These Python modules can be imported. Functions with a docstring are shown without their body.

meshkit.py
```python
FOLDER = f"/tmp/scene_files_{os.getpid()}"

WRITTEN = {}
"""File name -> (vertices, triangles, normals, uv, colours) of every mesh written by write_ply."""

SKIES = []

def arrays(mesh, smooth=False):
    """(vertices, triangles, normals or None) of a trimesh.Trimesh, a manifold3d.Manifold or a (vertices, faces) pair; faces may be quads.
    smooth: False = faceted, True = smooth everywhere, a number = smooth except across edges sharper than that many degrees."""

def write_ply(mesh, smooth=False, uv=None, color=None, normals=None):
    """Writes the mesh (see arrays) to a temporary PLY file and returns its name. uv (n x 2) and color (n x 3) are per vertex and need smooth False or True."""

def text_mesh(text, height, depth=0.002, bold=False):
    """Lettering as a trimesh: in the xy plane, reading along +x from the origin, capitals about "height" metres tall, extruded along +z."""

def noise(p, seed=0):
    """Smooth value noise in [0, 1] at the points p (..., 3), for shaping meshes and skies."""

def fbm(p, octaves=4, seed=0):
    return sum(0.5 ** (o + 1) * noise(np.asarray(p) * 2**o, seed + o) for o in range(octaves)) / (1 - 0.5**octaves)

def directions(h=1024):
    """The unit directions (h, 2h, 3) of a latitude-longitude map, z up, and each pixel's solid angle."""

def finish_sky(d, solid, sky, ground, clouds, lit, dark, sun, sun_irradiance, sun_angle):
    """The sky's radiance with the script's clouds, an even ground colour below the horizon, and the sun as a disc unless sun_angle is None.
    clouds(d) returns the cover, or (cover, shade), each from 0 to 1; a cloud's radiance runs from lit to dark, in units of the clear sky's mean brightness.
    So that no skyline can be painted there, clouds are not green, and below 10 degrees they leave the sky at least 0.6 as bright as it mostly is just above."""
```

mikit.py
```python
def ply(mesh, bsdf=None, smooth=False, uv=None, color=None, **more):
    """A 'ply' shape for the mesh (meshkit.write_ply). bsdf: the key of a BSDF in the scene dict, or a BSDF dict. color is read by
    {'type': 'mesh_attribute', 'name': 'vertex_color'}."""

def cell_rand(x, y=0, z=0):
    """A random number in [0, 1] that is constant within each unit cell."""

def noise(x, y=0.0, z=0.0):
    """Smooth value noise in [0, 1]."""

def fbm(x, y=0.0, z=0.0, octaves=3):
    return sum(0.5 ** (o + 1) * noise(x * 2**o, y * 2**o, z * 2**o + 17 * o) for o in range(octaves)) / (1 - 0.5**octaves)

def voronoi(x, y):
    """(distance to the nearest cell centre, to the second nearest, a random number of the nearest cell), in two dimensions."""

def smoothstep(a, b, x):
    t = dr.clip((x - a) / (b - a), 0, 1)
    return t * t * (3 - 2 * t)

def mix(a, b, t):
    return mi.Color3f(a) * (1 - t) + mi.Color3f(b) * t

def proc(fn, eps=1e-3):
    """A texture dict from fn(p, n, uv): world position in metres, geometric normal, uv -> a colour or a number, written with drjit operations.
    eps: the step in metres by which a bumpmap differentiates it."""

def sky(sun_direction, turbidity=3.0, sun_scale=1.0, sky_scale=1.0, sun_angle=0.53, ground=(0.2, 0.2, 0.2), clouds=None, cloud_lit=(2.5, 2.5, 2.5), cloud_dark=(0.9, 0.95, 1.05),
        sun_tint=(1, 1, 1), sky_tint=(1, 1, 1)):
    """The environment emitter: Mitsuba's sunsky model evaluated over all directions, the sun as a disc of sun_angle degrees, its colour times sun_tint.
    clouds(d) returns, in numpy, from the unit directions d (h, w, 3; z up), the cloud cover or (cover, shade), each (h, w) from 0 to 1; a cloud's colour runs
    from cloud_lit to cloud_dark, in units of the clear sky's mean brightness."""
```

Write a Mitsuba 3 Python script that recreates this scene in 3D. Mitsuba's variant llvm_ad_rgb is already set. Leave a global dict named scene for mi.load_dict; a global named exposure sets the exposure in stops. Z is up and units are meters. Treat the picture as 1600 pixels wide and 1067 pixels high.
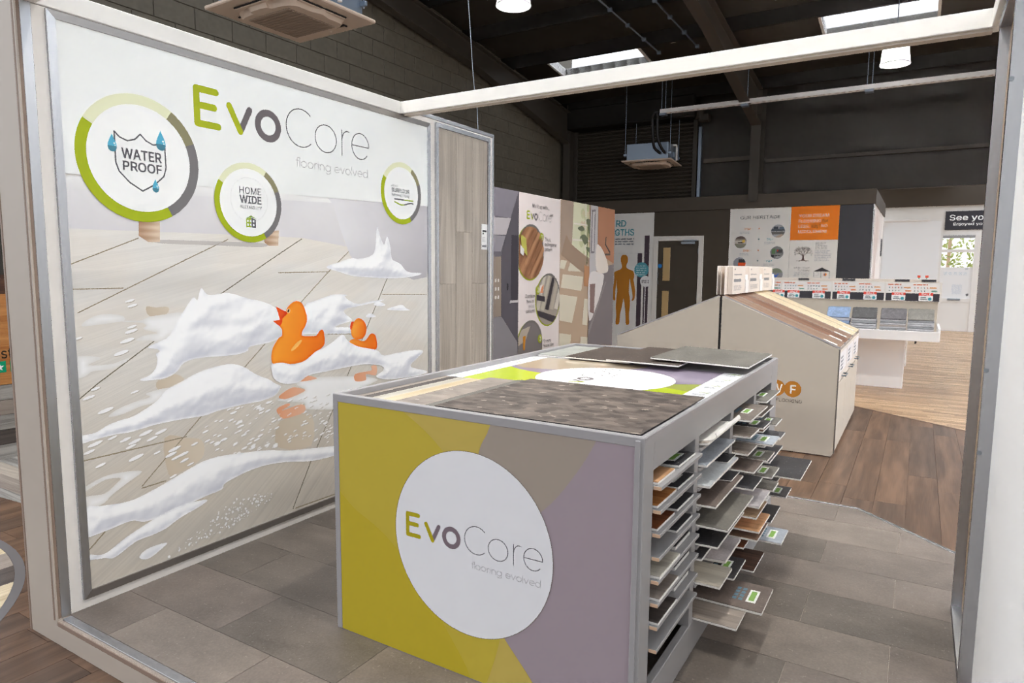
import math, random
import numpy as np, trimesh, shapely, shapely.geometry as sg, drjit as dr, mitsuba as mi, mikit, meshkit
from scipy.spatial import Delaunay, cKDTree
from shapely import affinity
T = mi.ScalarTransform4f
scene, labels = {'type': 'scene'}, {}

# ---------------------------------------------------------------- camera, sky, exposure
YAW, PITCH, ROLL, EYE = 31.2858, 6.2915, 0.4481, 1.55
cy, sy, cp, sp = math.cos(math.radians(YAW)), math.sin(math.radians(YAW)), math.cos(math.radians(PITCH)), math.sin(math.radians(PITCH))
fwd = np.array([-sy * cp, cy * cp, -sp])
right = np.array([cy, sy, 0.0])
up0 = np.cross(right, fwd)
cr, sr = math.cos(math.radians(ROLL)), math.sin(math.radians(ROLL))
up = -sr * right + cr * up0
scene['camera'] = {'type': 'perspective', 'fov': math.degrees(2 * math.atan(800 / 1043.85)), 'fov_axis': 'x', 'near_clip': 0.05, 'far_clip': 200.0,
                   'to_world': T().look_at(origin=[0, 0, EYE], target=list(np.array([0, 0, EYE]) + fwd), up=list(up))}


def overcast(d):
    n = meshkit.fbm(d * 3.0, 4, 3)
    return 0.80 + 0.2 * n, 0.25 * n


scene['sky'] = mikit.sky([-0.45, -0.55, 0.75], turbidity=4.0, sun_scale=0.0, ground=(0.42, 0.41, 0.40), clouds=overcast, cloud_lit=(1.87, 1.92, 2.0), cloud_dark=(1.35, 1.4, 1.46))
exposure = 2.86

random.seed(7)
RNG = np.random.default_rng(11)


# ---------------------------------------------------------------- helpers
def lin(*c):
    c = np.array(c[0] if len(c) == 1 else c, float) / 255
    return np.where(c < 0.04045, c / 12.92, ((c + 0.055) / 1.055) ** 2.4)


def rgb(*c):
    return {'type': 'rgb', 'value': [float(x) for x in lin(*c)]}


def num(key):
    if key not in scene and key not in USED:
        return key
    n = 1
    while f'{key}_{n:03d}' in scene or f'{key}_{n:03d}' in USED:
        n += 1
    return f'{key}_{n:03d}'


USED = set()


def thing(name, label, cat, group=None):
    k = num(name)
    USED.add(k)
    labels[k] = {'label': label, 'category': cat}
    if group:
        labels[k]['group'] = group
    return k


def struct(name, label=None):
    USED.add(name)
    labels[name] = {'kind': 'structure'}
    if label:
        labels[name]['label'] = label
    return name


def add(parent, name, mesh, mat, smooth=False, label=None, stuff=False, uv=None, color=None):
    k = num(f'{parent}__{name}' if name else parent) if name else parent
    scene[k] = mikit.ply(mesh, mat, smooth, uv=uv, color=color)
    if label or stuff:
        labels.setdefault(k, {})
        if label:
            labels[k]['label'] = label
        if stuff:
            labels[k]['kind'] = 'stuff'
    return k


def cat(*m):
    return trimesh.util.concatenate([x for y in m for x in (y if isinstance(y, list) else [y])])


def box(x0, x1, y0, y1, z0, z1, c=0.0):
    if c <= 0:
        m = trimesh.creation.box([x1 - x0, y1 - y0, z1 - z0])
        m.apply_translation([(x0 + x1) / 2, (y0 + y1) / 2, (z0 + z1) / 2])
        return m
    c = min(c, 0.45 * min(x1 - x0, y1 - y0, z1 - z0))
    p = []
    for sx in (0, 1):
        for sy_ in (0, 1):
            for sz in (0, 1):
                x, y, z = (x0, x1)[sx], (y0, y1)[sy_], (z0, z1)[sz]
                dx, dy, dz = (c, -c)[sx], (c, -c)[sy_], (c, -c)[sz]
                p += [(x + dx, y + dy, z), (x + dx, y, z + dz), (x, y + dy, z + dz)]
    return trimesh.convex.convex_hull(np.array(p))


def boxuv(m, idx=0, along='y', off=(0, 0)):
    """uv for the wood and cement materials: metres along the grain (plus 100 x the tone), metres across; vertices split per face."""
    m = trimesh.Trimesh(m.vertices[m.faces.ravel()], np.arange(len(m.faces) * 3).reshape(-1, 3), process=False)
    a = {'x': 0, 'y': 1, 'z': 2}[along]
    o = [i for i in range(3) if i != a]
    n = np.repeat(np.abs(m.face_normals), 3, axis=0)
    v = m.vertices
    b = np.where(n[:, o[0]] > n[:, o[1]], v[:, o[1]], v[:, o[0]])
    return m, np.stack([v[:, a] + off[0] + 100 * idx + 50, b + off[1]], 1)


def addw(parent, name, mesh, idx, along='y', mat='wood', label=None):
    m, uv = boxuv(mesh, idx, along, (random.uniform(-18, 18), random.uniform(0, 30)))
    return add(parent, name, m, mat, uv=uv, label=label)


def rotz(m, deg, c):
    m.apply_transform(trimesh.transformations.rotation_matrix(math.radians(deg), [0, 0, 1], c))
    return m


def rot(m, deg, ax, c):
    m.apply_transform(trimesh.transformations.rotation_matrix(math.radians(deg), ax, c))
    return m


def tube(pts, r, n=10, closed=False):
    pts = np.array(pts, float)
    rings = []
    t = np.gradient(pts, axis=0)
    t /= np.linalg.norm(t, axis=1, keepdims=True)
    ref = np.array([0, 0, 1.0]) if abs(t[0][2]) < 0.9 else np.array([1.0, 0, 0])
    for p, d in zip(pts, t):
        a = np.cross(ref, d)
        if np.linalg.norm(a) < 1e-6:
            a = np.cross([0, 1, 0], d)
        a /= np.linalg.norm(a)
        b = np.cross(d, a)
        th = np.arange(n) * 2 * np.pi / n
        rings.append(p + r * (np.cos(th)[:, None] * a + np.sin(th)[:, None] * b))
    v = np.vstack(rings + [pts[:1], pts[-1:]])
    f = []
    for i in range(len(pts) - 1):
        for k in range(n):
            a, b, c, d = i * n + k, i * n + (k + 1) % n, (i + 1) * n + (k + 1) % n, (i + 1) * n + k
            f += [(a, b, c), (a, c, d)]
    L = len(pts) * n
    for k in range(n):
        f += [(L, (k + 1) % n, k), (L + 1, (len(pts) - 1) * n + k, (len(pts) - 1) * n + (k + 1) % n)]
    return trimesh.Trimesh(v, f, process=False)


def lathe(profile, n=40):
    return trimesh.creation.revolve(np.array(profile, float), sections=n)


# planes for prints: (a, b, depth) -> world
def PX(X): return lambda a, b, d: np.stack([X + d, a, b], -1)          # faces +x
def NX(X): return lambda a, b, d: np.stack([X - d, -a, b], -1)         # faces -x (a = -y)
def NY(Y): return lambda a, b, d: np.stack([a, Y - d, b], -1)          # faces -y
def PZ(Z): return lambda a, b, d: np.stack([a, b, Z + d], -1)          # faces up


def flat(poly, plane, d=0.0):
    vs, fs, n = [], [], 0
    for g in getattr(poly, 'geoms', [poly]):
        if g.is_empty or g.area < 1e-9 or g.geom_type != 'Polygon':
            continue
        v, f = trimesh.creation.triangulate_polygon(g, engine='earcut')
        v, f = np.array(v), np.array(f)
        e1, e2 = v[f[:, 1]] - v[f[:, 0]], v[f[:, 2]] - v[f[:, 0]]
        neg = (e1[:, 0] * e2[:, 1] - e1[:, 1] * e2[:, 0]) < 0
        f[neg] = f[neg][:, ::-1]
        vs.append(v); fs.append(f + n); n += len(v)
    v, f = np.vstack(vs), np.vstack(fs)
    return trimesh.Trimesh(plane(v[:, 0], v[:, 1], np.full(len(v), d)), f, process=False)


def paint(parent, name, poly, plane, d, col, mat='print', label=None):
    m = flat(poly, plane, d)
    return add(parent, name, m, mat, color=np.tile(lin(col), (len(m.vertices), 1)), label=label)


def paints(parent, name, items, plane, label=None, mat='print'):
    """one printed motif of several colours: items are (polygon, depth, colour)."""
    items = [i for i in items if i[0].area > 1e-8]
    ms = [flat(p, plane, d) for p, d, c in items]
    cs = np.vstack([np.tile(lin(c), (len(m.vertices), 1)) for m, (p, d, c) in zip(ms, items)])
    return add(parent, name, cat(ms), mat, color=cs, label=label)


def spline(pts, k=8, closed=True):
    p = np.array(pts, float)
    n = len(p)
    out = []
    for i in range(n if closed else n - 1):
        g = (lambda j: p[j % n]) if closed else (lambda j: p[min(max(j, 0), n - 1)])
        p0, p1, p2, p3 = g(i - 1), g(i), g(i + 1), g(i + 2)
        for t in np.arange(k) / k:
            out.append(0.5 * (2 * p1 + (p2 - p0) * t + (2 * p0 - 5 * p1 + 4 * p2 - p3) * t * t + (3 * p1 - p0 - 3 * p2 + p3) * t ** 3))
    if not closed:
        out.append(p[-1])
    return np.array(out)


def sp_poly(pts, k=8):
    g = sg.Polygon(spline(pts, k)).buffer(0)
    return max(g.geoms, key=lambda q: q.area) if hasattr(g, 'geoms') else g


def P(pts): return sg.Polygon(pts).buffer(0)
def circ(a, b, r, n=64): return sg.Polygon([(a + r * math.cos(t), b + r * math.sin(t)) for t in np.linspace(0, 2 * math.pi, n, endpoint=False)])
def R(a0, b0, a1, b1): return sg.box(min(a0, a1), min(b0, b1), max(a0, a1), max(b0, b1))


def sector(a, b, r0, r1, t0, t1):
    t = np.radians(np.linspace(t0, t1, 60))
    return sg.Polygon(np.vstack([np.stack([a + r1 * np.cos(t), b + r1 * np.sin(t)], 1), np.stack([a + r0 * np.cos(t), b + r0 * np.sin(t)], 1)[::-1]]))


def filled(poly, step):
    """a fine triangulation of the polygon, for smooth shading from vertex to vertex."""
    ring = [np.array(poly.segmentize(step).exterior.coords)[:-1]] + [np.array(sg.Polygon(i).segmentize(step).exterior.coords)[:-1] for i in poly.interiors]
    x0, y0, x1, y1 = poly.bounds
    gx, gy = np.meshgrid(np.arange(x0, x1, step), np.arange(y0, y1, step))
    g = np.stack([gx.ravel(), gy.ravel()], 1)
    inner = poly.buffer(-0.4 * step)
    g = g[shapely.contains_xy(inner, g[:, 0], g[:, 1])]
    edge = np.vstack(ring)
    v = np.vstack([edge, g])
    f = Delaunay(v).simplices
    c = v[f].mean(1)
    f = f[shapely.contains_xy(poly, c[:, 0], c[:, 1])]
    e1, e2 = v[f[:, 1]] - v[f[:, 0]], v[f[:, 2]] - v[f[:, 0]]
    neg = (e1[:, 0] * e2[:, 1] - e1[:, 1] * e2[:, 0]) < 0
    f[neg] = f[neg][:, ::-1]
    return v, f, edge


def shaded(parent, name, poly, plane, d, fn, step, label=None):
    v, f, edge = filled(poly, step)
    dist = cKDTree(edge).query(v)[0]
    col = fn(v, dist, cKDTree(edge))
    return add(parent, name, trimesh.Trimesh(plane(v[:, 0], v[:, 1], np.full(len(v), d)), f, process=False), 'print', color=lin_arr(col), label=label)


def lin_arr(c):
    c = np.clip(c, 0, 255) / 255
    return np.where(c < 0.04045, c / 12.92, ((c + 0.055) / 1.055) ** 2.4)


def lerp(a, b, t):
    t = np.clip(np.asarray(t, float), 0, 1)[..., None]
    return np.array(a, float) * (1 - t) + np.array(b, float) * t


TEXTS = {}


def text(parent, name, s, plane, a, b, h, col, bold=False, width=None, d=0.003, center=False, label=None, th=0.0004):
    key = (s, bold)
    if key not in TEXTS:
        TEXTS[key] = meshkit.text_mesh(s, 1.0, 0.01, bold)
    m = TEXTS[key].copy()
    v = m.vertices
    w = v[:, 0].max()
    sx = (width / w) if width else h
    aa, bb = v[:, 0] * sx, v[:, 1] * h
    if center:
        aa = aa - (w * sx) / 2
    m.vertices = plane(a + aa, b + bb, d + (v[:, 2] > 0.005) * th)
    return add(parent, name, m, 'print', color=np.tile(lin(col), (len(v), 1)), label=label)


def strokes(lines, r, res=8):
    return shapely.union_all([sg.LineString(l).buffer(r, quad_segs=res) for l in lines])


def arc(cx, cy_, rx, ry, t0, t1, n=28):
    t = np.radians(np.linspace(t0, t1, n))
    return np.stack([cx + rx * np.cos(t), cy_ + ry * np.sin(t)], 1)


def logo(parent, plane, a, b, H, d, tagline=True, colors=((168, 180, 35), (108, 102, 105), (80, 78, 82)), thin=0.016):
    """the printed word mark: heavy rounded 'Evo', hairline 'Core', small hairline tagline."""
    u = lambda q: [(a + x * H, b + y * H) for x, y in q]
    r = 0.085
    E = strokes([u([(0.62, 0.92), (0.085, 0.92), (0.085, 0.085), (0.66, 0.085)]), u([(0.085, 0.53), (0.56, 0.53)])], r * H)
    v1 = strokes([u([(1.0, 0.68), (1.31, 0.085)])], r * H)
    v2 = strokes([u([(1.61, 0.68), (1.31, 0.085)])], r * H).difference(v1)
    o = circ(a + 2.2 * H, b + 0.385 * H, 0.43 * H).difference(circ(a + 2.2 * H, b + 0.385 * H, 0.245 * H))
    paints(parent, 'lettering', [(E, d, colors[0]), (v1, d, colors[0]), (v2, d, colors[1]), (o, d, colors[1])], plane)
    t = thin * H
    C = u(arc(3.34, 0.53, 0.53, 0.53, 48, 312))
    o2 = u(arc(4.28, 0.385, 0.42, 0.4, 0, 360, 40))
    rr = [u([(4.93, 0.0), (4.93, 0.75)]), u(arc(5.17, 0.42, 0.24, 0.33, 75, 180))]
    e = u(np.vstack([[(5.36, 0.385)], arc(5.73, 0.385, 0.38, 0.4, 0, 318)]))
    e2 = u([(5.36, 0.385), (6.11, 0.385)])
    paint(parent, 'lettering', strokes([C, o2, *rr, e, e2], t), plane, d, colors[2])
    if tagline:
        tiny(parent, plane, a + 3.13 * H, b - 0.56 * H, H * 0.235, d, 2.96 * H, (165, 163, 165), thin * H * 0.62)


def tiny(parent, plane, a, b, h, d, width, col, t):
    """'flooring evolved' in a hairline hand: unit x-height 1, ascender 1.45."""
    L, x = [], 0.0
    def add_(ls, adv):
        nonlocal x
        for l in ls:
            L.append([(x + p, q) for p, q in l])
        x += adv
    O = lambda: arc(0.5, 0.5, 0.5, 0.5, 0, 360, 26)
    G = dict(f=([np.vstack([arc(0.42, 1.25, 0.24, 0.24, 60, 180, 8), [(0.18, 0)]]), [(0, 1), (0.42, 1)]], 0.6), l=([[(0.05, 0), (0.05, 1.5)]], 0.32), o=([O()], 1.25),
             r=([[(0.05, 0), (0.05, 1)], arc(0.4, 0.6, 0.35, 0.4, 75, 180, 8)], 0.68), i=([[(0.05, 0), (0.05, 1)], [(0.03, 1.32), (0.07, 1.32)]], 0.35),
             n=([[(0.05, 0), (0.05, 1)], np.vstack([arc(0.45, 0.6, 0.4, 0.4, 180, 0, 12), [(0.85, 0)]])], 1.15), g=([O(), np.vstack([[(1.0, 1)], [(1.0, -0.1)], arc(0.5, -0.08, 0.5, 0.4, 0, -150, 12)])], 1.3),
             e=([np.vstack([[(0, 0.5), (1, 0.5)], arc(0.5, 0.5, 0.5, 0.5, 0, 315, 20)])], 1.22), v=([[(0, 1), (0.42, 0), (0.84, 1)]], 1.08), d=([O(), [(1.0, 0), (1.0, 1.5)]], 1.3))
    for ch in 'flooring evolved':
        if ch == ' ':
            x += 0.55
        else:
            add_(*G[ch])
    s = width / x
    paint(parent, 'lettering', strokes([[(a + p * s, b + q * h * 0.72) for p, q in l] for l in L], t, 4), plane, d, col)


def greeked(a, b, w, rows, pitch, h, seed=0, ragged=0.25, right=False):
    """rows of small print too far away to read, as word-length bars."""
    r = random.Random(seed)
    out = []
    for i in range(rows):
        x, end = 0.0, w * (1 - ragged * r.random())
        while x < end - 0.5 * h:
            L = min(r.uniform(1.5, 5) * h, end - x)
            x0 = a + x + (w - end if right else 0)
            out.append(sg.box(x0, b - i * pitch, x0 + L, b - i * pitch + h))
            x += L + 0.8 * h
    return shapely.union_all(out)


# ---------------------------------------------------------------- materials
def pr(col, rough=0.5, spec=0.5, metallic=0.0, **k):
    return {'type': 'twosided', 'bsdf': {'type': 'principled', 'base_color': rgb(*col) if isinstance(col, tuple) else col, 'roughness': rough, 'specular': spec, 'metallic': metallic, **k}}


WOODS = [((82, 61, 47), (116, 89, 70)), ((73, 56, 45), (103, 80, 65)), ((166, 128, 92), (206, 172, 134)), ((154, 144, 133), (186, 176, 164)), ((186, 138, 98), (216, 170, 128)),
         ((164, 102, 52), (206, 148, 90)), ((96, 50, 28), (144, 84, 50)), ((168, 162, 150), (204, 199, 186)), ((130, 120, 113), (168, 157, 147)), ((58, 52, 50), (92, 84, 80)),
         ((118, 92, 78), (158, 130, 110)), ((98, 66, 50), (140, 102, 80)), ((190, 172, 140), (226, 212, 184)), ((58, 38, 30), (92, 64, 50)), ((116, 113, 110), (176, 173, 168)), ((146, 122, 100), (186, 160, 132))]
CEMS = [(121, 111, 104), (111, 103, 96), (128, 118, 110), (86, 76, 70), (116, 113, 107), (162, 164, 158), (112, 100, 94), (84, 84, 88), (205, 210, 213), (172, 180, 190), (58, 58, 62), (192, 187, 190)]


def pick(idx, table):
    c = mi.Color3f(0)
    for i, v in enumerate(table):
        c = dr.select(dr.abs(idx - i) < 0.5, mi.Color3f(*[float(x) for x in lin(v)]), c)
    return c


def K(*c):
    return mi.Color3f(*[float(x) for x in lin(*c)])


def wood_fn(p, n, uv):
    idx = dr.floor(uv.x / 100)
    s, t = uv.x - 100 * idx, uv.y
    warp = mikit.noise(s * 1.7, t * 9, idx) * 0.05
    f = dr.select(idx < 1.5, mi.Float(0.4), mi.Float(1))
    g = mikit.fbm(s * 2.2, (t + warp) * 70 * f, idx, 3) * 0.6 + mikit.noise(s * 0.9, (t + warp) * 16, 5) * 0.5
    fine = mikit.noise(s * 9, t * 260, 2)
    k = dr.clip((g - 0.28) * 1.7 + (fine - 0.5) * 0.22, 0, 1)
    return pick(idx, [w[0] for w in WOODS]) * (1 - k) + pick(idx, [w[1] for w in WOODS]) * k


def cement_fn(p, n, uv):
    idx = dr.floor(uv.x / 100)
    s, t = uv.x - 100 * idx, uv.y
    cloud = mikit.fbm(s * 3.2, t * 5.5, idx, 4)
    grit = mikit.noise(s * 150, t * 150, 3)
    speck = mikit.smoothstep(0.9, 0.97, mikit.noise(s * 120, t * 120, 8))
    k = 0.62 + 0.70 * cloud + 0.16 * (grit - 0.5)
    c = pick(idx, CEMS) * k
    return c * (1 - 0.16 * speck) + mi.Color3f(0.62, 0.58, 0.53) * (0.16 * speck)


def pebble_fn(p, n, uv):
    w = mikit.fbm(uv.x * 9, uv.y * 9, 1, 3) * 0.8
    x, y = uv.x + 0.05 * w, uv.y + 0.06 * w
    d1, d2, r = mikit.voronoi(x * 19, y * 14)
    e1, e2, q = mikit.voronoi(x * 34 + w, y * 20)
    body = mikit.fbm(uv.x * 26, uv.y * 16, 3, 4)
    c = mikit.mix(K(70, 63, 60), K(126, 114, 106), dr.clip(body * 1.6 - 0.3, 0, 1))
    on = mikit.smoothstep(0.45, 0.39, d1) * dr.select(r > 0.5, mi.Float(1), mi.Float(0))
    c = c * (1 - on) + mikit.mix(K(52, 49, 51), K(98, 88, 82), r) * (0.7 + 0.5 * body) * on
    peb = mikit.smoothstep(0.3, 0.22, e1) * dr.select(q > 0.93, mi.Float(1), mi.Float(0)) * (1 - on)
    c = c * (1 - 0.55 * peb) + K(176, 164, 154) * (0.55 * peb)
    return dr.select(uv.x > 80, c * 0.8 + K(150, 142, 134) * 0.62, c)


def block_fn(p, n, uv):
    k = 0.82 + 0.3 * mikit.fbm(p.y * 22, p.z * 22, p.x * 3, 3)
    return K(102, 96, 84) * k


def strip_fn(p, n, uv):
    row = dr.floor(p.y / 0.068)
    col = dr.floor(p.x / 0.62 + mikit.cell_rand(row, 3, 1) * 5)
    r = mikit.cell_rand(row, col, 2)
    g = mikit.fbm(p.x * 3, p.y * 80, row, 2)
    c = mikit.mix(K(140, 106, 76), K(206, 174, 136), dr.clip(0.75 * r + 0.5 * (g - 0.4), 0, 1))
    gap = mikit.smoothstep(0.46, 0.5, dr.abs(p.y / 0.068 - row - 0.5))
    return c * (1 - 0.5 * gap)


def marble_fn(p, n, uv):
    w = mikit.fbm(p.y * 1.2, p.z * 1.0, 2, 4)
    v = mikit.smoothstep(0.07, 0.0, dr.abs(mikit.fbm(p.y * 2.2 + w, p.z * 0.8 + w * 2, 7, 3) - 0.5))
    rust = mikit.smoothstep(0.52, 0.72, mikit.fbm(p.y * 1.7, p.z * 0.9, 21, 3))
    c = mikit.mix(K(238, 232, 228), K(168, 160, 160), v * 0.55)
    return c * (1 - 0.35 * rust) + K(198, 150, 132) * (0.35 * rust)


def floorprint_fn(p, n, uv):
    """the photographed oak floor of the big poster, in the poster's own metres (a along the wall, b up)."""
    a, b = p.y - 1.47, p.z
    t = 1.0 / (2.1 - b)                                            # boards run away from the viewer of the printed scene, towards the upper right
    u = (a - 3.4) * t
    g = mikit.fbm(u * 34, t * 3.4, 4, 3)
    fine = mikit.noise(u * 150 + 2 * g, t * 16, 6)
    ring = mikit.noise(u * 60 + 9 * mikit.noise(u * 5, t * 5, 2), t * 7, 9)
    plank = mikit.cell_rand(dr.floor(u * 2.6), dr.floor(t * 3.0 + 5 * mikit.cell_rand(dr.floor(u * 2.6), 1, 1)), 3)
    blot = mikit.fbm(a * 2.4, b * 5.5, 9, 3)
    base = mikit.mix(K(204, 197, 186), K(232, 229, 224), mikit.smoothstep(0.2, 1.7, b))
    near = mikit.smoothstep(1.55, 0.9, b)
    k = 0.92 + 0.08 * g + 0.09 * (blot - 0.45) + near * (0.10 * (fine - 0.5) + 0.07 * (ring - 0.5)) + 0.05 * (plank - 0.5)
    shadow = mikit.smoothstep(0.10, 0.0, dr.abs(b - 1.475 + 0.02 * mikit.noise(a * 6, 2))) * (0.55 + 0.45 * mikit.smoothstep(1.4, 0.2, a))
    warm = mikit.smoothstep(0.45, 0.7, blot) * 0.4
    return base * k * (1 - 0.12 * shadow) * (1 - warm * mi.Color3f(0.02, 0.07, 0.13))


def carpet_fn(p, n, uv):
    idx = dr.floor(uv.x / 100)
    s, t = uv.x - 100 * idx, uv.y
    k = 0.8 + 0.5 * mikit.noise(s * 90, t * 90, idx) * mikit.noise(s * 38, t * 38, 3) + 0.25 * mikit.noise(s * 14, t * 14, 1)
    return pick(idx, [(150, 172, 206), (104, 104, 106), (150, 152, 156), (140, 138, 134), (186, 186, 190), (120, 118, 122), (168, 160, 156)]) * k


def tex(fn, rough, spec=0.5, bump=None, **k):
    return pr(mikit.proc(fn), rough, spec, **k)


scene['print'] = pr({'type': 'mesh_attribute', 'name': 'vertex_color'}, 0.55, 0.25)
scene['gloss_print'] = pr({'type': 'mesh_attribute', 'name': 'vertex_color'}, 0.12, 0.5)
scene['wood'] = tex(wood_fn, 0.38, 0.45)
scene['cement'] = tex(cement_fn, 0.42, 0.4)
scene['pebble'] = tex(pebble_fn, 0.5, 0.35)
scene['block'] = tex(block_fn, 0.55, 0.4)
scene['strip'] = tex(strip_fn, 0.3, 0.5)
scene['marble'] = tex(marble_fn, 0.5, 0.3)
scene['floorprint'] = tex(floorprint_fn, 0.5, 0.25)
scene['carpet'] = tex(carpet_fn, 0.95, 0.05)
scene['white_paint'] = pr((226, 221, 215), 0.45, 0.35)
scene['beam_paint'] = pr((232, 230, 225), 0.4, 0.4)
scene['cream_paint'] = pr((182, 171, 159), 0.45, 0.35)
scene['bright_white'] = pr((240, 240, 240), 0.5, 0.3)
scene['aluminium'] = {'type': 'twosided', 'bsdf': {'type': 'roughconductor', 'material': 'Al', 'alpha': 0.2, 'specular_reflectance': {'type': 'rgb', 'value': [0.56, 0.58, 0.61]}}}
scene['steel'] = pr((150, 158, 166), 0.32, 0.5, 0.9)
scene['dull_alu'] = pr((150, 146, 143), 0.3, 0.5, 0.85)
scene['brown_edge'] = pr((138, 118, 105), 0.5)
scene['roof_dark'] = pr((42, 38, 33), 0.7, 0.2)
scene['purlin_dark'] = pr((24, 22, 20), 0.7, 0.2)
scene['rafter_paint'] = pr((66, 61, 55), 0.5, 0.3)
scene['wall_dark'] = pr((35, 32, 28), 0.6, 0.3)
scene['partition'] = pr((70, 62, 52), 0.5, 0.3)
scene['bulkhead'] = pr((76, 68, 59), 0.5, 0.3)
scene['shutter'] = pr((60, 54, 47), 0.45, 0.4)
scene['charcoal'] = pr((62, 62, 68), 0.5, 0.3)
scene['paving'] = pr((165, 163, 158), 0.7)
scene['far_white'] = pr((236, 233, 228), 0.5, 0.3)
scene['grey_mdf'] = pr((158, 157, 158), 0.4, 0.4)
scene['grey_edge'] = pr((160, 158, 160), 0.35, 0.45)
scene['raw_wood'] = pr((222, 190, 160), 0.6, 0.3)
scene['core_white'] = pr((238, 236, 232), 0.5, 0.4)
scene['black_plastic'] = pr((28, 28, 30), 0.4, 0.4)
scene['near_black'] = pr((36, 35, 36), 0.5, 0.35)
scene['beige_panel'] = pr((200, 190, 176), 0.45, 0.35)
scene['beige_light'] = pr((222, 212, 202), 0.45, 0.35)
scene['ac_plastic'] = pr((206, 186, 168), 0.45, 0.4)
scene['ac_grille'] = pr((150, 132, 117), 0.6, 0.3)
scene['galvanised'] = pr((140, 152, 166), 0.35, 0.5, 0.7)
scene['white_plastic'] = pr((235, 233, 230), 0.35, 0.5)
scene['table_white'] = pr((244, 243, 243), 0.45, 0.35)
scene['pale_wood_glass'] = pr((190, 160, 112), 0.3, 0.5)
scene['clear_acrylic'] = {'type': 'thindielectric', 'int_ior': 1.49}
scene['lamp_glass'] = pr((238, 240, 242), 0.2, 0.6, 0.0, spec_trans=0.0)
scene['lamp_glow'] = pr((255, 250, 240), 0.5)
scene['inlay_grey'] = pr((104, 102, 104), 0.4)
scene['red_wire'] = pr((190, 40, 36), 0.4)
scene['lamp_shade'] = {'type': 'principledthin', 'base_color': rgb(240, 241, 243), 'roughness': 0.3, 'diff_trans': 1.3}
scene['leaf'] = pr((188, 196, 120), 0.6, 0.3)
scene['skin_orange'] = pr((242, 140, 40), 0.5)

# ================================================================ THE SETTING
FZ = -0.107          # store floor; the booth's platform top is z = 0
WX, RX, EY = -6.7, 4.6, 13.35


def roof_z(y): return 4.95 + 0.12 * (EY - y)


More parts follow.
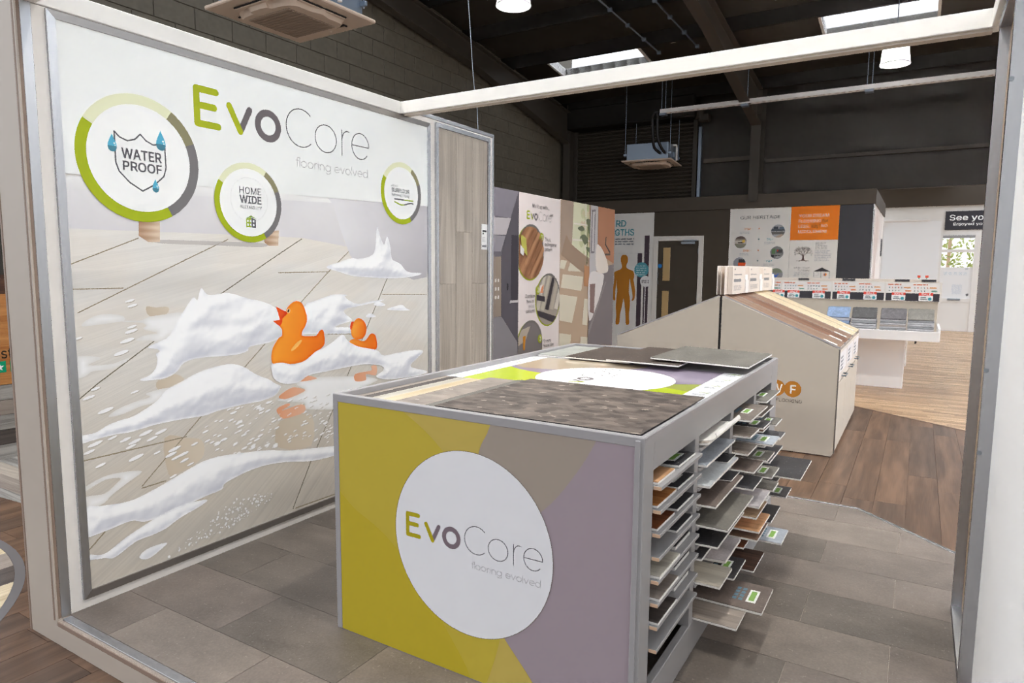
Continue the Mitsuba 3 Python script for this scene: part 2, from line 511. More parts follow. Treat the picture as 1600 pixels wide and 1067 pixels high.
fl = struct('floor', 'store floor of dark brown wood planks with a light strip floor beyond')
m, uv = boxuv(box(-12, 9, -6, 13.4, FZ - 0.1, FZ - 0.006), 1, 'y')
add(fl, 'base', m, 'wood', uv=uv)
dark_area = P([(-1.6, 4.7), (-1.6, 9.79), (-0.583, 9.066), (0.484, 8.313), (1.6, 7.53), (1.6, 4.2), (0.35, 4.2), (0.30, 4.25), (-0.24, 4.83)])
light_area = P([(-6.6, 13.3), (-1.65, 9.82), (-0.583, 9.066), (0.484, 8.313), (1.6, 7.53), (6, 4.4), (9, 22.3), (-1.3, 22.3), (-1.3, 13.3)])
lp = light_area.buffer(0)
v, f = trimesh.creation.triangulate_polygon(lp, engine='earcut')
lm = trimesh.creation.extrude_polygon(lp, 0.05, engine='earcut')
lm.apply_translation([0, 0, FZ - 0.05])
add(fl, 'strip_flooring', lm, 'strip', label='light oak strip floor')


def plank_area(area, xs0, nx, y0, y1, seed, tones=(0, 0, 1)):
    r = random.Random(seed)
    for i in range(nx):
        x0 = xs0 + 0.2 * i
        y = y0 - r.random() * 1.2
        while y < y1:
            L = 2.05
            g = R(x0 + 0.0012, y + 0.001, x0 + 0.1988, y + L - 0.001).intersection(area)
            y += L
            if g.is_empty or g.geom_type != 'Polygon' or g.area < 0.004:
                continue
            pm = trimesh.creation.extrude_polygon(g, 0.006 + r.random() * 0.0006, engine='earcut')
            pm.apply_translation([0, 0, FZ - 0.006])
            addw(fl, 'plank', pm, r.choice(tones), 'y')


plank_area(dark_area, -1.585, 16, 4.4, 9.9, 1)
inlay = circ(-4.65, 0.1, 1.612, 128)
left_area = R(-5.985, 0.6, -3.37, 2.6).union(R(-5.985, 0.6, -2.2, 1.335)).difference(inlay)
plank_area(left_area, -5.985, 19, 0.4, 2.6, 2, (0, 0, 0, 1))
rim = inlay.difference(circ(-4.65, 0.1, 1.565, 128))
rm = trimesh.creation.extrude_polygon(rim, 0.008, engine='earcut'); rm.apply_translation([0, 0, FZ - 0.006])
add(fl, 'inlay_rim', rm, 'inlay_grey', label='curved grey edging strip')
inn = circ(-4.65, 0.1, 1.564, 128)
r_ = random.Random(5)
for i in range(14):
    y = -1.4
    while y < 1.65:
        g = R(-6.16 + 0.22 * i, y, -6.16 + 0.22 * i + 0.219, y + 0.44).intersection(inn)
        y += 0.441
        if g.is_empty or g.geom_type != 'Polygon' or g.bounds[2] < -5.2 or g.bounds[1] < 0.0:
            continue
        pm = trimesh.creation.extrude_polygon(g, 0.007, engine='earcut'); pm.apply_translation([0, 0, FZ - 0.006])
        addw(fl, 'inlay_plank', pm, r_.choice((8, 9, 9, 12, 8)), 'y')
far_in = P([(-5.1, 2.09), (-5.9, 2.02), (-6.65, 2.0), (-6.65, 6.5), (-5.2, 2.9)])
r_ = random.Random(6)
for i in range(30):
    g = R(-6.7, 2.0 + 0.15 * i, -5.0, 2.149 + 0.15 * i).intersection(far_in)
    if not g.is_empty and g.geom_type == 'Polygon' and g.area > .003:
        pm = trimesh.creation.extrude_polygon(g, 0.008, engine='earcut'); pm.apply_translation([0, 0, FZ - 0.006])
        addw(fl, 'inlay_plank', pm, r_.choice((14, 7, 3, 8)), 'x')
# transition strips
add(fl, 'threshold_strip', tube([(-1.65, 9.82, FZ), (-0.583, 9.066, FZ), (0.484, 8.313, FZ), (1.6, 7.53, FZ)], 0.008, 6), 'brown_edge')

# ---- booth platform
pf = struct('floor_platform', 'low booth platform laid with grey brown stone effect tiles')
plat = P([(-3.362, 1.34), (0.39, 1.34), (0.39, 4.2), (0.245, 4.322), (-0.255, 4.80), (-3.362, 4.84)])
pm = trimesh.creation.extrude_polygon(plat, -FZ - 0.004, engine='earcut'); pm.apply_translation([0, 0, FZ])
add(pf, 'base', pm, 'cream_paint', label='cream painted plinth')
tile_area = plat.intersection(R(-3.145, 1.392, 0.262, 4.79)).buffer(-0.004)
tr = random.Random(4)
for j in range(11):
    y0 = 1.305 + 0.3525 * j
    for i in range(8):
        x0 = (-0.01 if j % 2 == 0 else -0.362) + 0.705 * (i - 5)
        g = R(x0 + 0.0011, y0 + 0.0011, x0 + 0.7039, y0 + 0.3514).intersection(tile_area)
        if g.is_empty or g.geom_type != 'Polygon' or g.area < 0.002:
            continue
        t = trimesh.creation.extrude_polygon(g, 0.005 + tr.random() * 0.0004, engine='earcut'); t.apply_translation([0, 0, -0.005])
        addw(pf, 'tile', t, tr.choice((0, 0, 1, 2)), 'x', 'cement')
add(pf, 'edge_trim', cat(box(-3.12, 0.26, 1.356, 1.392, -0.006, 0.003, 0.001)), 'aluminium', label='brushed aluminium edging along the front')
add(pf, 'edge_trim', box(-3.12, 0.26, 1.336, 1.357, -0.022, -0.004), 'brown_edge', label='dark gap under the front edging')
e = np.array([(-1.0, 4.806), (-0.255, 4.80), (0.245, 4.322), (0.39, 4.2)])
for i in range(3):
    a, b = e[i], e[i + 1]
    L = np.linalg.norm(b - a)
    s = box(0, L, -0.012, 0.012, -0.02, 0.004, 0.002)
    s.apply_transform(trimesh.transformations.rotation_matrix(math.atan2(*(b - a)[::-1]), [0, 0, 1])); s.apply_translation([a[0], a[1], 0])
    add(pf, 'edge_trim', s, 'aluminium', label='bright metal nosing on the rear edge')

# ---- block wall on the left
wl = struct('wall_left', 'tall painted concrete block wall')
add(wl, 'backing', box(WX - 0.2, WX - 0.012, 2.3, EY + 0.1, FZ, 7.0), 'block')
lo_b = circ(0, 0, 0.1)
for j in range(28):
    z0 = 2.22 + 0.225 * j
    for i in range(-1, 26):
        y0 = 2.3 + 0.45 * i + (0.225 if j % 2 else 0)
        y1 = min(y0 + 0.443, EY - 0.9)
        y0 = max(y0, 2.31)
        ym = (y0 + y1) / 2
        zc = z0 + 0.11
        hide = 1.55 + (2.5 - 1.55) * (-WX) / 3.14 if ym * 3.141 / 6.7 < 4.9 else 1.55 + 0.9 * 6.7 / 4.3
        if y1 - y0 < 0.1 or zc < hide - 0.3 or z0 > roof_z(ym) - 0.1:
            continue
        q = np.array([WX, ym, zc - EYE]); zz = q @ fwd
        py = 533.5 - 1043.85 * (q @ up) / zz
        if py < -60:
            continue
        add(wl, 'block', box(WX - 0.02, WX + 0.001 * RNG.random(), y0, y1, z0, z0 + 0.218, 0.004), 'block')
# corner column and haunched rafter against it, second frame further right
for nm, X, w in (('rafter', -6.55, 0.16), ('rafter', -2.72, 0.17)):
    ct = struct(f'trim_{1 if X < -5 else 2}', 'steel portal frame painted dark grey')
    col = cat(box(X - w / 2, X + w / 2, EY - 0.42, EY - 0.40, FZ + 2.9, 4.35), box(X - 0.008, X + 0.008, EY - 0.40, EY - 0.02, FZ + 2.9, 4.95), box(X - w / 2, X + w / 2, EY - 0.02, EY, FZ + 2.9, 4.95))
    add(ct, 'column', col, 'rafter_paint')
    zb = lambda y: np.interp(y, [-6, 9.6, EY - 0.41], [roof_z(-6) - 0.56, roof_z(9.6) - 0.56, 4.15])
    ys = np.concatenate([np.linspace(-6, 9.6, 8), np.linspace(9.9, EY - 0.41, 8)])
    low = np.array([zb(y) for y in ys])
    def strip(x0, x1, za, zc):
        v, f = [], []
        for y, a, c in zip(ys, za, zc):
            v += [(x0, y, a), (x1, y, a), (x1, y, c), (x0, y, c)]
        for k in range(len(ys) - 1):
            o = 4 * k
            for a, b in ((0, 1), (1, 2), (2, 3), (3, 0)):
                f += [(o + a, o + b, o + 4 + b), (o + a, o + 4 + b, o + 4 + a)]
        mm = trimesh.Trimesh(v, f, process=False)
        return mm
    topz = roof_z(ys) - 0.2
    add(ct, 'rafter', cat(strip(X - w / 2, X + w / 2, low, low + 0.02), strip(X - 0.008, X + 0.008, low + 0.02, topz), strip(X - w / 2, X + w / 2, topz - 0.02, topz)), 'rafter_paint')

# ---- end wall with roller shutter
we = struct('wall_end', 'dark cladding wall high at the back of the hall')
add(we, 'cladding', box(WX - 0.2, -0.75, EY, EY + 0.12, FZ, 5.2), 'wall_dark')
add(we, 'cladding', box(-0.75, RX, EY, EY + 0.12, 2.95, 5.2), 'wall_dark')
for z in (3.56, 4.70):
    add(we, 'rail', box(-2.6, RX, EY - 0.06, EY, z - 0.03, z + 0.03), 'rafter_paint')
add(we, 'rail', box(-3.75, -2.8, EY - 0.06, EY, 3.60, 3.68), 'bulkhead')
sh = struct('door_shutter', 'dark steel roller shutter door')
for k in range(22):
    z0 = 2.75 + 0.076 * k
    prof = [(0, 0), (0.012, 0.012), (0.03, 0.02), (0.036, 0.038), (0.03, 0.056), (0.012, 0.064), (0, 0.076)]
    mm = trimesh.creation.extrude_polygon(P([(-a, b) for a, b in prof] + [(0.01, 0.076), (0.01, 0)]), 2.5, engine='earcut')
    mm.apply_transform(np.array([[0, 0, 1, -6.46], [1, 0, 0, EY - 0.03], [0, 1, 0, z0], [0, 0, 0, 1.0]]))
    add(sh, 'slat', mm, 'shutter')
add(sh, 'guide', box(-6.54, -6.46, EY - 0.1, EY, 2.7, 4.45, 0.004), 'rafter_paint')
add(sh, 'guide', box(-3.96, -3.88, EY - 0.1, EY, 2.7, 4.45, 0.004), 'rafter_paint')
add(sh, 'guide', box(-3.86, -3.80, EY - 0.08, EY, 2.7, 4.3, 0.004), 'galvanised', label='grey metal conduit')
add(sh, 'roller_box', box(-6.6, -3.85, EY - 0.42, EY - 0.02, 4.44, 4.85, 0.02), 'purlin_dark')
add(sh, 'motor', cat(trimesh.creation.cylinder(0.1, 0.16, sections=20, transform=trimesh.transformations.translation_matrix([-3.8, EY - 0.2, 4.5])), box(-3.82, -3.62, EY - 0.28, EY - 0.1, 4.36, 4.5, 0.02)), 'rafter_paint', smooth=30, label='grey shutter motor')

# ---- roof with skylights
rf = struct('ceiling', 'dark pitched warehouse roof')
lights = [(-5.96, -4.29, 10.77, 11.68), (-1.48, -0.03, 10.8, 11.75), (2.6, 4.2, 10.8, 11.7)] + [(x, x + 1.9, y, y + 5.0) for x in (-5.95, -3.75, -1.5, 0.7, 2.6) for y in (-3.2, 2.5)]
cover = R(WX - 0.2, -4.0, RX, EY + 0.15)
for a in lights:
    cover = cover.difference(R(a[0], a[2], a[1], a[3]))
rm = trimesh.creation.extrude_polygon(cover, 0.12, engine='earcut')
rm.vertices[:, 2] += roof_z(rm.vertices[:, 1])
add(rf, 'sheeting', rm, 'roof_dark')
for k in range(15):
    y = 13.0 - 1.2 * k
    if y < -4.0:
        break
    segs = [(WX, RX)]
    z = roof_z(y)
    add(rf, 'purlin', box(WX, RX, y - 0.03, y + 0.03, z - 0.2, z + 0.02), 'purlin_dark')
for a in lights:
    x0, x1, y0, y1 = a
    fr = [box(x0 - 0.04, x0, y0 - 0.04, y1 + 0.04, 0, 0.15), box(x1, x1 + 0.04, y0 - 0.04, y1 + 0.04, 0, 0.15), box(x0, x1, y0 - 0.04, y0, 0, 0.15), box(x0, x1, y1, y1 + 0.04, 0, 0.15)]
    g = cat(fr); g.vertices[:, 2] += roof_z(g.vertices[:, 1]) - 0.02
    add(rf, 'skylight_frame', g, 'bright_white')
# annex ceiling and far white wall
an = struct('ceiling_annex')
add(an, None, box(-1.4, 0.6, EY + 0.12, 22.5, 4.0, 4.1), 'far_white')

wfr = struct('wall_front', 'low shop front wall behind the viewer')
add(wfr, None, box(-5.0, RX, -4.2, -4.05, FZ, 3.4), 'far_white')

# ---- partition with the dark door
wb = struct('wall_back', 'dark brown partition wall with a bulkhead')
PY = 13.0
D0, D1, DH = -4.60, -3.60, 2.195
add(wb, 'panel', box(WX, D0, PY, PY + 0.12, FZ, 2.67), 'partition')
add(wb, 'panel', box(D0, D1, PY, PY + 0.12, DH, 2.67), 'partition')
add(wb, 'panel', box(D1, -0.74, PY, PY + 0.12, FZ, 2.67), 'partition')
add(wb, 'bulkhead', box(WX, -0.72, PY - 0.03, PY + 0.3, 2.675, 2.93, 0.004), 'bulkhead')
add(wb, 'bulkhead', box(-0.86, -0.72, PY + 0.3, 16.33, 2.675, 2.93, 0.004), 'bulkhead')
add(wb, 'return_panel', box(-0.86, -0.742, PY + 0.12, 16.33, FZ, 2.675), 'marble', label='white marble effect wall print')
add(wb, 'corner_trim', box(-0.752, -0.738, PY - 0.012, PY + 0.01, FZ, 2.675), 'aluminium')
dk = struct('door_1', 'dark brown door with two narrow pale vision panels')
for b in (box(D0, D0 + 0.095, PY - 0.03, PY + 0.1, FZ, DH, 0.006), box(D1 - 0.095, D1, PY - 0.03, PY + 0.1, FZ, DH, 0.006), box(D0 + 0.095, D1 - 0.095, PY - 0.03, PY + 0.1, DH - 0.095, DH, 0.006)):
    add(dk, 'frame', b, 'white_paint')
add(dk, 'leaf', box(D0 + 0.1, D1 - 0.1, PY - 0.005, PY + 0.04, FZ + 0.01, DH - 0.1, 0.003), 'partition')
add(dk + '__leaf', 'vision_panel', box(-4.395, -4.25, PY - 0.012, PY + 0.02, 1.32, 1.97, 0.003), 'pale_wood_glass')
add(dk + '__leaf', 'vision_panel', box(-4.395, -4.26, PY - 0.012, PY + 0.02, 0.35, 1.117, 0.003), 'pale_wood_glass')
add(dk + '__leaf', 'handle', tube([(-4.473, PY, 1.25), (-4.473, PY - 0.05, 1.26), (-4.473, PY - 0.05, 1.46), (-4.473, PY, 1.47)], 0.011, 8), 'steel', smooth=True)
add(dk + '__leaf', 'closer', cat(box(-4.03, -3.765, PY - 0.06, PY, 2.03, 2.085, 0.006), box(-3.99, -3.72, PY - 0.05, PY - 0.035, 2.095, 2.115)), 'steel')
paint(dk + '__leaf', 'sign', circ(-4.455, 1.61, 0.042, 24), NY(PY - 0.006), 0.003, (40, 120, 190), label='round blue fire door sign')
for z in (1.9, 1.0):
    add(dk, 'hinge', trimesh.creation.cylinder(0.012, 0.1, sections=10, transform=trimesh.transformations.translation_matrix([D1 - 0.098, PY - 0.014, z])), 'steel')

# ---- far white wall with the glazed door
FY = 22.2
wf = struct('wall_far', 'white wall at the far end of the store')
add(wf, 'panel', box(-1.4, 0.40, FY, FY + 0.15, FZ, 3.36), 'far_white')
add(wf, 'panel', box(0.40, 1.29, FY, FY + 0.15, 2.53, 3.36), 'far_white')
add(wf, 'panel', box(1.29, RX, FY, FY + 0.15, FZ, 3.36), 'far_white')
add(wf, 'bulkhead', box(-1.4, RX, FY - 0.12, FY + 0.15, 3.34, 3.95, 0.004), 'bulkhead')
gd = struct('door_2', 'white glazed entrance door with a transom light')
for b, mt in ((box(0.40, 0.46, FY - 0.04, FY + 0.1, FZ, 2.53), 'far_white'), (box(1.2, 1.29, FY - 0.04, FY + 0.1, FZ, 2.53), 'far_white'), (box(0.46, 1.2, FY - 0.04, FY + 0.1, 2.46, 2.53), 'grey_mdf'), (box(0.46, 1.2, FY - 0.03, FY + 0.1, 2.07, 2.15), 'far_white'), (box(0.46, 1.2, FY - 0.02, FY + 0.08, 0.70, 0.80), 'far_white')):
    add(gd, 'frame', b, mt)
add(gd, 'bottom_panel', box(0.46, 1.2, FY, FY + 0.06, FZ, 0.70, 0.004), 'far_white')
add(gd, 'pane', trimesh.Trimesh([(0.46, FY + 0.03, 2.15), (1.2, FY + 0.03, 2.15), (1.2, FY + 0.03, 2.46), (0.46, FY + 0.03, 2.46)], [(0, 1, 2), (0, 2, 3)]), 'clear_acrylic')
add(gd, 'pane', trimesh.Trimesh([(0.46, FY + 0.03, 0.8), (1.2, FY + 0.03, 0.8), (1.2, FY + 0.03, 2.07), (0.46, FY + 0.03, 2.07)], [(0, 1, 2), (0, 2, 3)]), 'clear_acrylic')
add(gd, 'privacy_film', box(0.461, 1.199, FY + 0.022, FY + 0.028, 0.8, 1.66), 'bright_white')
add(gd, 'letter_plate', box(0.67, 0.97, FY - 0.05, FY + 0.02, 0.745, 0.80, 0.008), 'steel')
for k in range(5):
    paint(gd, 'sticker', R(0.545 + 0.115 * k, 1.45, 0.625 + 0.115 * k, 1.53), NY(FY + 0.022), 0.0, (196, 212, 224))
paint(gd, 'notice', R(0.755, 0.92, 0.99, 1.19), NY(FY + 0.022), 0.0, (216, 222, 230))
paint(gd, 'sticker', circ(1.12, 0.91, 0.035, 20), NY(FY + 0.022), 0.001, (120, 120, 124))
paint(gd, 'sticker', R(1.03, 1.59, 1.10, 1.64), NY(FY + 0.022), 0.001, (205, 208, 212))

